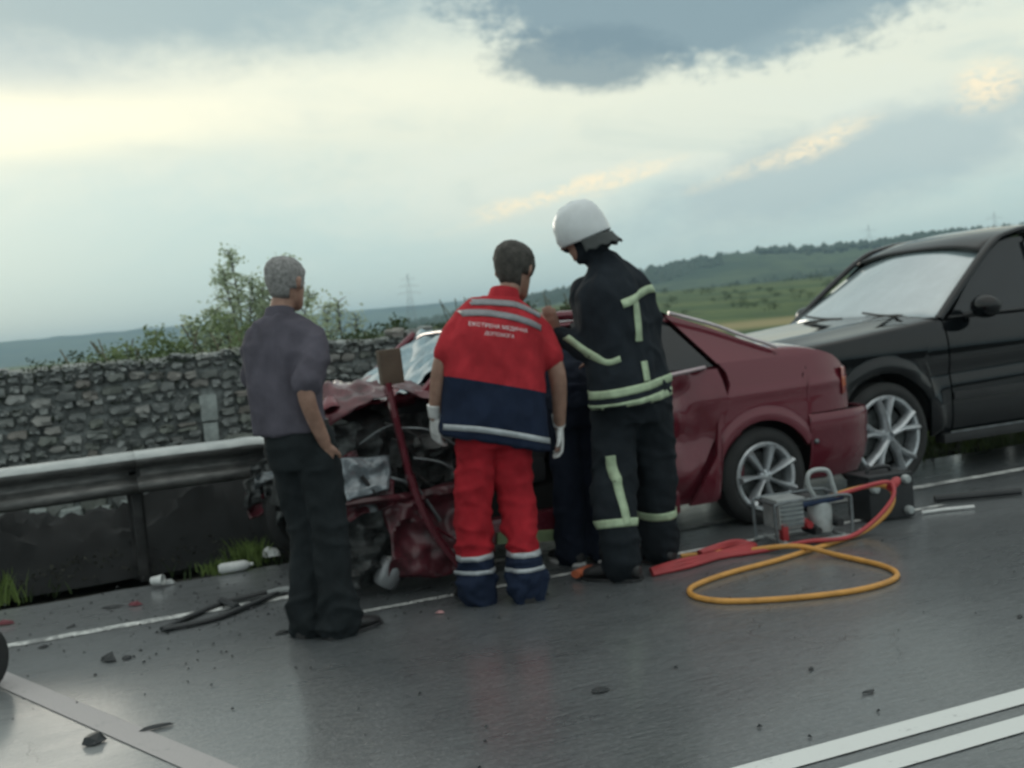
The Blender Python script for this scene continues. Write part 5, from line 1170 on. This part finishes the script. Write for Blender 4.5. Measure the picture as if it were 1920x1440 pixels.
# ---------- the dark off-road car
def off_roader():
    X0, Yc = 5.27, 7.10
    root = thing('off_road_car', 'black off-road car with chunky alloy wheels nosed up against the red wreck', 'car', (X0, Yc, -.015))
    def S(x, z):
        v = .93
        if x < -.30: v -= .24 * ((-.30 - x) / .58) ** 2
        if x > 3.0: v -= .10 * ((x - 3.0) / .6) ** 2
        if z < .5: v -= .05 * ((.5 - z) / .25) ** 2
        if z > .90: v -= .055 * min(1, (z - .90) / .22) ** 2
        if z > 1.12: v -= (z - 1.12) * .34
        v -= .014 * math.exp(-((z - .72 - .03 * x) / .05) ** 2)
        for xc in (0, 2.72):
            d = math.hypot(x - xc, z - .36)
            if .42 < d < .53 and z > .3: v += .022 * math.sin((d - .42) / .11 * PI)
        return v
    C = Car(root, .93, S)
    arch = lambda x, lo, xc=0: (.36 + math.sqrt(max(0, .43 ** 2 - (x - xc) ** 2))) if abs(x - xc) < .41 else lo
    ztop = lambda x: interp(x, [-.86, -.7, -.42, 0, .43, .60], [.93, .99, 1.02, 1.06, 1.10, 1.12])
    def Pf(u, v): x = -.62 + 1.20 * u; zb = arch(x, .62 if x < 0 else .30); return x, zb + (ztop(x) - zb) * v
    C.both('front_wing', Pf, 50, 18, M_BLACK)
    C.both('front_door', lambda u, v: (.595 + 1.02 * u, .32 + (interp(.595 + 1.02 * u, [.6, 1.6], [1.105, 1.13]) - .32) * v), 22, 24, M_BLACK)
    C.both('rear_door', lambda u, v: (1.630 + .86 * u, arch(1.630 + .86 * u, .32, 2.72) + (1.14 - arch(1.630 + .86 * u, .32, 2.72)) * v), 26, 24, M_BLACK)
    C.both('quarter_panel', lambda u, v: (2.505 + 1.05 * u, arch(2.505 + 1.05 * u, .45, 2.72) + (1.15 - arch(2.505 + 1.05 * u, .45, 2.72)) * v), 40, 18, M_BLACK)
    xs = [-.86 + .073 * k for k in range(20)] + [.56]
    C.top('bonnet', xs, lambda x: ztop(x) + .062, M_BLACK, drop=.062, ny=22, fn=lambda x, v: .010 * math.exp(-((abs(v) - .55) / .10) ** 2) - .006 * math.exp(-((abs(v) - .72) / .05) ** 2))
    # windscreen: curved, base to header
    def screen(name, xa, za, xb, zb, inset, mat, bow=.10):
        V = []; F = []; n, m_ = 16, 8
        for j in range(m_ + 1):
            f = j / m_; x = xa + (xb - xa) * f; z = za + (zb - za) * f; w = C.S(1.0, z) - inset
            for i in range(n + 1): v = -1 + 2 * i / n; V.append((x + bow * (v * v) * (1 if xb > xa else -1), w * v, z + .03 * (1 - v * v) * f))
        for j in range(m_):
            for i in range(n): F.append((j * (n + 1) + i, j * (n + 1) + i + 1, (j + 1) * (n + 1) + i + 1, (j + 1) * (n + 1) + i))
        o = obj(name, mesh(name, V, F), mat, root); o.modifiers.new('s', 'SOLIDIFY').thickness = .005; return o
    screen('windscreen', .46, 1.135, 1.22, 1.635, .03, M_GLASS_W)
    screen('tailgate_window', 3.62, 1.15, 3.30, 1.62, .03, M_GLASS_DK, .04)
    mb = MB(); mb.rings([[Vector((.40, y, 1.10)) for y in (0,)] * 1], False) if False else None
    cw = MB(); V = []; 
    cw.tube([(.58, -.86, 1.125), (.50, -.5, 1.14), (.44, 0, 1.145), (.50, .5, 1.14), (.58, .86, 1.125)], .022, 8, True, .7); cw.obj('scuttle', M_TRIM, root)
    for y0, y1 in ((-.15, -.62), (.55, .05)):
        w_ = MB(); w_.tube(catmull([(.46, y1 + .5 * 0, 1.165), (.48, (y0 + y1) / 2, 1.172), (.50, y0, 1.20)], 4), .009, 5); w_.obj('wiper', M_TRIM, root)
    zr = lambda x: interp(x, [1.16, 1.25, 1.4, 1.7, 2.3, 3.0, 3.35], [1.65, 1.70, 1.745, 1.785, 1.80, 1.78, 1.70])
    C.top('roof', [1.16, 1.20, 1.25, 1.32, 1.4, 1.55, 1.7, 2.0, 2.3, 2.6, 3.0, 3.2, 3.35], zr, M_BLACK, drop=.06, ny=18)
    for q in (-1, 1):
        m_ = MB(); m_.tube(catmull([(.575, q * .86, 1.12), (.90, q * .80, 1.385), (1.22, q * .735, 1.62), (1.44, q * .70, 1.705), (1.9, q * .685, 1.745), (3.2, q * .69, 1.70)], 8), .034, 8, True, .75); m_.obj('windscreen_pillar', M_BLACK, root)
        m_ = MB(); m_.tube([(1.62, q * .885, 1.12), (1.66, q * .72, 1.66)], .035, 6); m_.tube([(2.50, q * .885, 1.12), (2.50, q * .72, 1.66)], .035, 6); m_.tube([(3.25, q * .875, 1.12), (3.15, q * .70, 1.66)], .06, 6); m_.obj('door_pillar', M_TRIM, root)
        pass
    C.both('side_window', lambda u, v: (.68 + .62 * v + (.93 - .62 * v) * u, 1.125 + .55 * v), 10, 8, M_GLASS_DK, off=-.015, flange=.004)
    C.both('side_window', lambda u, v: (1.68 + .80 * u, 1.14 + .54 * v), 6, 6, M_GLASS_DK, off=-.015, flange=.004); C.both('side_window', lambda u, v: (2.54 + (.66 - .1 * v) * u, 1.15 + .48 * v), 6, 6, M_GLASS_DK, off=-.015, flange=.004)
    for q in (-1, 1):
        m_ = MB(); m_.tube([(.64, q * .885, 1.128), (1.6, q * .892, 1.138)], .009, 5); m_.obj('window_seal', M_TRIM, root)
        m_ = MB(); m_.ball((0, 0, 0), .5, 14, (.17, .24, .17)); mm = m_.obj('door_mirror', M_BLACK, root); mm.location = (.86, q * 1.02, 1.185)
        m_ = MB(); m_.tube([(.80, q * .88, 1.13), (.85, q * .96, 1.15)], .025, 6); m_.obj('mirror_stalk', M_TRIM, mm); bpy.context.view_layer.update(); bpy.data.objects[COL.objects[-1].name].matrix_parent_inverse = Matrix.Translation(-mm.location)
        for xa in (1.42, 2.30):
            m_ = MB(); m_.tube([(xa, q * .925, .985), (xa + .03, q * .955, .99), (xa + .15, q * .955, .99), (xa + .18, q * .925, .985)], .013, 6, True, .8); m_.obj('door_handle', M_BLACK, root)
        for x0, x1 in ((.60, 1.60), (1.64, 2.26)):
            m_ = MB(); m_.box(((x0 + x1) / 2, q * .932, .57), (x1 - x0, .02, .055), bev=.006); m_.obj('side_moulding', M_TRIM, root)
        m_ = MB(); m_.box((1.36, q * .89, .275), (1.75, .10, .07), bev=.02); m_.obj('side_step', M_TRIM, root)
        m_ = MB(); m_.tube([(.55, q * .935, .315), (2.2, q * .935, .315)], .006, 5); m_.obj('sill_highlight', M_BARE, root)  # highlight on the sill, built as a thin bright strip
    bp = [(-.42, -.925), (-.60, -.90), (-.76, -.78), (-.86, -.55), (-.90, 0), (-.86, .55), (-.76, .78), (-.60, .90), (-.42, .925)]
    pr = [(.10, .30), (.03, .32), (0, .42), (-.02, .52), (-.02, .60), (.02, .64)]
    C.wrap('front_bumper', bp, pr, M_BLACK)
    C.wrap('grille', [(-.84, -.42), (-.86, 0), (-.84, .42)], [(.03, .66), (-.0, .68), (-.0, .86), (.03, .90)], M_TRIM)
    for q in (-1, 1): 
        lp = [(-.60, -.885 * 1), (-.74, -.78), (-.82, -.60), (-.835, -.46)]
        if q > 0: lp = [(x, -y) for x, y in lp[::-1]]
        C.wrap('headlight', lp, [(.02, .68), (-.006, .70), (-.006, .88), (.03, .92)], M_LENS_C)
    rp = [(3.18, .925), (3.45, .91), (3.62, .80), (3.70, .5), (3.72, 0), (3.70, -.5), (3.62, -.80), (3.45, -.91), (3.18, -.925)]
    C.wrap('rear_bumper', rp, pr, M_BLACK); C.wrap('tailgate', [(3.55, .86), (3.62, .6), (3.64, 0), (3.62, -.6), (3.55, -.86)], [(0, .58), (0, 1.15)], M_BLACK)
    mb = MB(); mb.box((1.36, 0, .42), (4.1, 1.25, .26), bev=.05).box((1.36, 0, .60), (1.7, 1.6, .3), bev=.04).box((.1, 0, .80), (.9, 1.30, .30), bev=.04); mb.obj('underbody', M_DARK, root)
    for q in (-1, 1):
        for xc in (0, 2.72):
            m_ = MB(); rg = []
            for k in range(15): a = PI * k / 14; rg.append((xc + math.cos(a) * .44, .36 + math.sin(a) * .44))
            V = [(x, q * .90, z) for x, z in rg] + [(x, q * .62, z) for x, z in rg]; obj('wheel_liner', mesh('wheel_liner', V, [(k, k + 1, 16 + k, 15 + k) for k in range(14)]), M_DARK, root)
    mb = MB()
    for y in (-.38, .38): 
        mb = MB(); mb.box((1.55, y, .72), (.5, .5, .16), bev=.05).box((1.82, y, 1.08), (.14, .48, .66), (0, .2, 0), bev=.05).box((1.90, y, 1.47), (.09, .26, .18), (0, .1, 0), bev=.04); mb.obj('front_seat', M_SEAT, root)
    mb = MB(); mb.box((.90, 0, 1.02), (.4, 1.5, .22), bev=.05); mb.obj('dashboard', M_TRIM, root)
    for xc in (0, 2.72):
        for q in (-1, 1): wheel(root, (xc, q * .815, .355), .37, .235, .278, 5, 'broad', q)
off_roader()
# ------------------------------------------------------------------ rescue gear
M_GREYPAINT = simple('pale_grey_enamel', (.36, .39, .39), .4, .2, var=.15, scale=20); M_REDP = simple('red_plastic', (.33, .025, .03), .45); M_BLUEP = simple('blue_plastic', (.02, .05, .13), .4); M_BLACKP = simple('black_plastic', (.014, .016, .018), .5, bump=.2)
def gear():
    root = thing('hydraulic_power_unit', 'grey hydraulic rescue power unit in a tubular frame beside the red car wheel', 'rescue pump', (3.76, 5.14, 0), -.15)
    f = MB()
    for y in (-.13, .13): f.tube(catmull([(-.24, y, .02), (.22, y, .02), (.27, y, .05)], 3), .012, 8)
    for x in (-.18, .17): f.tube([(x, -.13, .03), (x, .13, .03)], .011, 8)
    f.obj('skid_frame', M_GREYPAINT, root)
    h = MB(); h.tube(catmull([(.03, -.10, .24), (-.01, -.10, .33), (.0, -.10, .385), (.05, -.10, .40), (.115, -.10, .385), (.135, -.10, .32), (.155, -.10, .24)], 5), .013, 8); h.obj('carry_handle', M_GREYPAINT, root)
    e = MB(); e.box((-.12, 0, .17), (.15, .20, .15), bev=.015).box((-.12, -.01, .25), (.17, .18, .02), bev=.005); e.obj('engine_block', M_GREYPAINT, root)
    fn = MB(); 
    for k in range(5): fn.box((-.12, -.108, .12 + k * .025), (.13, .016, .008))
    fn.obj('cooling_fins', M_BARE, root, kind='stuff')
    t_ = MB(); t_.lathe([(.001, .05), (.062, .05), (.066, .08), (.066, .19), (.055, .215), (.03, .225), (.03, .24), (.001, .24)], (.08, -.04, 0), 'Z', 20); t_.obj('fluid_tank', M_GREYPAINT, root)
    p = MB(); p.tube([(-.05, -.08, .22), (.20, -.08, .235)], .022, 10); p.obj('valve_block', M_BLUEP, root)
    c = MB(); c.box((-.17, -.09, .08), (.035, .05, .09), bev=.006); c.obj('fuel_can', M_REDP, root)
    m_ = MB(); m_.lathe([(.001, 0), (.05, 0), (.055, .012), (.055, .10), (.04, .12), (.001, .12)], (0, .06, .20), 'X', 16); m_.obj('exhaust', M_BLACKP, root)
    # coupled hoses
    M_HOSE_O = simple('orange_hose', (.55, .27, .06), .5, var=.15, scale=12, bump=.2); M_HOSE_R = simple('red_hose', (.36, .04, .045), .5, var=.15)
    pts = [(3.88, 5.06, .235), (4.02, 5.02, .262), (4.19, 5.02, .262), (4.27, 5.0, .215), (4.22, 4.98, .12), (4.06, 4.99, .03), (3.80, 4.93, .014), (3.56, 4.86, .014), (3.30, 4.79, .014), (3.02, 4.74, .014), (2.80, 4.67, .013), (2.68, 4.59, .013), (2.63, 4.47, .013), (2.66, 4.34, .013), (2.76, 4.24, .013), (2.95, 4.14, .013), (3.18, 4.07, .013), (3.36, 4.07, .013), (3.50, 4.12, .013), (3.58, 4.21, .013), (3.62, 4.34, .013), (3.62, 4.50, .014), (3.60, 4.68, .018), (3.54, 4.86, .040), (3.46, 4.98, .034), (3.34, 5.10, .014), (3.20, 5.18, .013), (3.02, 5.24, .013)]
    o = MB(); o.tube(catmull(pts, 8), .0135, 10); o = o.obj('hydraulic_hose', M_HOSE_O); tag(o, 'yellow-orange hydraulic hose lying in a wide loop on the road', 'hose')
    pts = [(3.90, 5.02, .245), (4.12, 4.96, .285), (4.24, 4.97, .27), (4.20, 4.92, .20), (4.05, 4.90, .10), (3.85, 4.88, .04), (3.62, 4.93, .045), (3.42, 5.02, .016), (3.20, 5.06, .013), (2.98, 5.05, .013), (2.78, 5.04, .013)]
    o = MB(); o.tube(catmull(pts, 8), .012, 10); o = o.obj('hydraulic_hose', M_HOSE_R); tag(o, 'single red hydraulic hose rising to the power unit', 'hose')
    o = MB()
    rr = random.Random(2)
    for k in range(5):
        dy = k * .024; o.tube(catmull([(2.70 + k * .01, 4.98 + dy, .013 + .004 * (k % 2)), (2.92, 5.00 + dy, .014 + .012 * (k % 3)), (3.15, 5.06 + dy * .9, .015), (3.36 + .01 * k, 5.08 + dy, .02 + .01 * (k % 2)), (3.42, 5.14 + dy * .4, .03), (3.32, 5.20, .028 + .006 * k), (3.1, 5.16 + dy * .3, .03)], 6), .012, 8)
    o = o.obj('hose_coil', M_HOSE_R, kind=None); tag(o, 'bundle of red hose heaped at the feet of the firefighter', 'hose'); 
    o = MB(); o.lathe([(.001, -.045), (.022, -.045), (.026, -.02), (.026, .03), (.018, .05), (.001, .05)], (0, 0, 0), 'X', 14); o = o.obj('hose_coupling', M_REDP); o.location = (4.27, 4.985, .262); o.rotation_euler = (0, -.4, .3); tag(o, 'small red hose coupling at the top of the hose loop', 'coupling')
    # black equipment case
    cg = MB()
    for y in (-.13, .13):
        cg.tube(catmull([(-.23, y, .02), (-.235, y, .20), (-.21, y, .245), (.0, y, .25), (.20, y, .25), (.225, y, .20), (.22, y, .02)], 3), .009, 6)
    for x, z in ((-.22, .24), (.21, .24)): cg.tube([(x, -.13, z), (x, .13, z)], .009, 6)
    cg.obj('tube_cage', M_BARE, root)
    for dx, dz, m__ in ((-.03, .11, M_REDP), (.02, .07, M_BLACKP), (.155, .10, M_BLACKP)):
        kb = MB(); kb.lathe([(.001, -.10), (.02, -.10), (.022, -.06), (.03, -.05), (.03, .05), (.001, .05)], (dx, -.03, dz), 'Y', 12); kb.obj('fitting', m__, root)
    root = thing('equipment_case', 'black equipment case with round pale latches between the two car wheels', 'case', (4.46, 5.33, 0), -.12)
    b = MB(); b.box((0, 0, .13), (.30, .24, .25), bev=.02); b.obj('case_body', M_BLACKP, root); b = MB(); b.box((0, 0, .262), (.304, .244, .02), bev=.008); b.obj('lid', M_BLACKP, root)
    for x, z in ((-.12, .20), (.09, .235), (.10, .05)):
        b = MB(); b.lathe([(.001, -.16), (.020, -.158), (.026, -.148), (.027, -.12), (.001, -.12)], (x, 0, z), 'Y', 14); b.obj('latch', M_GREYPAINT, root)
    b = MB(); b.tube(catmull([(-.08, 0, .27), (-.06, 0, .30), (.06, 0, .30), (.08, 0, .27)], 4), .012, 8); b.obj('handle', M_BLACKP, root)
    o = MB(); o.tube([(4.66, 5.22, .012), (4.80, 5.19, .014), (4.98, 5.13, .012)], .011, 8); o = o.obj('white_rod', M_GLOVE); tag(o, 'white rod lying on the road right of the equipment case', 'rod')
    o = MB(); o.tube([(4.95, 5.42, .03), (5.45, 5.22, .03)], .022, 8); o = o.obj('dark_pole', M_BLACKP); tag(o, 'dark pole lying on the road behind the white rod', 'pole')
gear()
# ------------------------------------------------------------------ debris
M_SHARD = simple('dark_broken_plastic', (.022, .025, .027), .5, bump=.4); M_SHARDW = simple('white_broken_plastic', (.62, .64, .63), .4); M_SHARDR = simple('dark_red_broken_plastic', (.13, .02, .03), .45)
def shard(name, label, x, y, sx, sy, sz, seed, mat=None, cat='debris'):
    rr = random.Random(seed); n = 8; ang = [2 * PI * k / n + rr.uniform(-.25, .25) for k in range(n)]; r0 = [rr.uniform(.55, 1) for _ in range(n)]
    V = [(math.cos(a) * r * sx, math.sin(a) * r * sy, rr.uniform(0, .2) * sz) for a, r in zip(ang, r0)] + [(math.cos(a) * r * sx * .75 + rr.uniform(-.1, .1) * sx, math.sin(a) * r * sy * .75, rr.uniform(.4, 1) * sz) for a, r in zip(ang, r0)] + [(rr.uniform(-.3, .3) * sx, 0, sz * rr.uniform(.9, 1.5))]
    F = [tuple(range(n))[::-1]] + [(k, (k + 1) % n, n + (k + 1) % n, n + k) for k in range(n)] + [(n + k, n + (k + 1) % n, 2 * n) for k in range(n)]
    o = obj(name, mesh(name, V, F, False), mat or M_SHARD); o.location = (x, y, .004); o.rotation_euler = (0, 0, rr.uniform(-.5, .5)); tag(o, label, cat); return o
shard('plastic_shard', 'jagged black plastic piece on the road left, under the window frame', .10, 5.30, .05, .04, .03, 1)
shard('plastic_shard', 'small dark bit just right of the jagged black piece', .17, 5.28, .03, .02, .012, 2)
shard('plastic_shard', 'dark broken lump in the pale patch near the bottom left corner', .005, 4.20, .055, .045, .03, 3)
shard('plastic_shard', 'flat dark sliver above right of the lump at bottom left', .20, 4.22, .085, .022, .012, 4)
shard('plastic_shard', 'dark leaf-shaped piece alone on the road below the firefighter', 1.69, 3.59, .045, .03, .012, 5)
shard('plastic_shard', 'small dark chip just below the edge line at far left', -.18, 5.78, .035, .016, .01, 6)
shard('plastic_shard', 'dark chip between edge line and verge at left', -.05, 6.12, .04, .018, .01, 7)
shard('plastic_shard', 'tiny dark chip on the road near the right edge of the photo', 3.45, 3.35, .025, .014, .008, 8)
shard('plastic_shard', 'tiny dark chip between the paramedic and the double line', 2.42, 3.33, .022, .012, .008, 9)
shard('plastic_shard', 'narrow dark chip above the double centre line', 2.42, 3.02, .03, .012, .008, 10)
shard('plastic_shard', 'dark chip lying at the left heel of the grey-haired man', .85, 5.22, .05, .02, .012, 12)
shard('plastic_shard', 'dark red shard on the verge at the left edge', -.38, 6.45, .07, .02, .02, 13, M_SHARDR)
shard('plastic_shard', 'dark purple-red shards in a line on the shoulder left of the window frame', .28, 6.38, .06, .02, .02, 14, M_SHARDR)
shard('plastic_shard', 'dark flat shard on the shoulder above the edge line', .16, 6.42, .07, .025, .012, 15)
shard('plastic_shard', 'pinkish fragment on the road left of the paramedic shoe', 1.58, 5.05, .03, .014, .01, 16, simple('pink_plastic', (.42, .22, .22), .5))
shard('plastic_shard', 'white triangular fragment behind the grey-haired man on the verge', 1.16, 7.15, .09, .04, .05, 17, M_SHARDW)
shard('plastic_shard', 'thin white splinter in the weeds above the bright grass', 1.18, 7.6, .09, .02, .03, 18, M_SHARDW)
o = MB(); o.lathe([(.001, -.12), (.03, -.12), (.045, -.10), (.045, .07), (.03, .10), (.014, .115), (.014, .135), (.001, .135)], (0, 0, 0), 'X', 16); o = o.obj('plastic_bottle', M_SHARDW); o.location = (.885, 6.86, .034); o.scale = (.8, .7, .7); tag(o, 'white plastic bottle lying on the shoulder left of the grey-haired man', 'bottle')
cup = MB(); cup.lathe([(.001, .001), (.028, .0), (.038, .09), (.036, .09), (.027, .004)], (0, 0, 0), 'Z', 16); cup = cup.obj('paper_cup', M_SHARDW); cup.location = (.40, 6.80, .04); cup.scale = (.8, .8, .8); cup.rotation_euler = (1.5, .2, 1.0); tag(cup, 'crumpled white paper cup on the shoulder under the guardrail', 'cup')
shard('paper_scrap', 'pale scrap just right of the white paper cup', .50, 6.80, .045, .025, .03, 21, simple('pale_paper', (.40, .42, .42), .8), 'litter')
# torn-off window frame lying on the road
fr = thing('window_frame', 'black car window frame torn off and lying across the edge line', 'window frame', (.0, .0, .0))
Pn = [(.36, 5.66, .018), (.60, 5.70, .014), (.76, 5.82, .016), (.93, 5.96, .02), (1.02, 6.06, .03), (.90, 6.06, .022), (.70, 6.02, .016), (.52, 5.86, .014), (.36, 5.66, .018)]
m_ = MB(); m_.tube(catmull(Pn, 6), .021, 8, True, .6); m_.obj('rubber_frame', M_SHARD, fr)
m_ = MB(); m_.tube([(.69, 6.02, .03), (.74, 5.82, .03)], .02, 6, True, .7); m_.obj('divider', M_SHARD, fr)
m_ = MB(); m_.tube(catmull([(.93, 6.00, .03), (1.02, 6.0, .035), (1.09, 6.0, .02)], 4), .016, 6); m_.obj('clip', simple('grey_clip', (.3, .32, .32), .5), fr)
# torn lamp by the wreck
lm = thing('torn_lamp', 'silver-white round lamp unit torn off and leaning against the wreck', 'lamp', (1.50, 5.62, .11)); lm.rotation_euler = (.0, .55, -.3)
m_ = MB(); m_.lathe([(.001, -.07), (.055, -.07), (.068, -.05), (.070, .06), (.062, .075)], (0, 0, 0), 'Z', 20); m_.obj('housing', simple('silver_plastic', (.25, .26, .27), .35, .4), lm)
m_ = MB(); m_.ball((0, 0, .045), .066, 12, (1, 1, .65)); m_.obj('lens', M_SHARDW, lm)
tb = MB(); tb.tube([(0, 0, .035), (.10, .05, .035), (.18, .06, .03)], [.03, .034, .02], 10, True, .7); tb = tb.obj('orange_tool', simple('orange_plastic', (.5, .13, .06), .5)); tb.location = (2.36, 5.18, 0); tag(tb, 'small orange tool lying on the ground at the boots between paramedic and firefighter', 'tool')
# dark thing at the left edge: a tyre carcass standing half out of the picture
tt = thing('loose_tyre', 'dark torn tyre standing on the road, cut off by the left edge', 'tyre', (-.42, 5.17, .14), .9)
m_ = MB(); m_.lathe([(.075, -.05), (.11, -.055), (.135, -.045), (.14, 0), (.135, .045), (.11, .055), (.075, .05)], (0, 0, 0), 'Y', 28); m_.obj('tyre_carcass', M_RUBBER, tt)
# crumbs of glass and plastic too small to tell apart
mb = MB(); rr = random.Random(12)
for _ in range(800):
    if rr.random() < .88: x, y = rr.gauss(1.2, .9), rr.gauss(6.0, .55)
    else: x, y = rr.uniform(-.8, 4.6), rr.uniform(2.6, 6.7)
    if not 2.4 < y < 7.2: continue
    s = rr.uniform(.003, .011); a = rr.uniform(0, 6); c, d = math.cos(a) * s, math.sin(a) * s
    mb.add([(x + c, y + d, .004), (x - d, y + c, .004), (x - c, y - d * .6, .004), (x, y, .004 + s)], [(0, 1, 3), (1, 2, 3), (2, 0, 3)])
mb.obj('glass_and_plastic_crumbs', M_SHARD, kind='stuff', smooth=False)
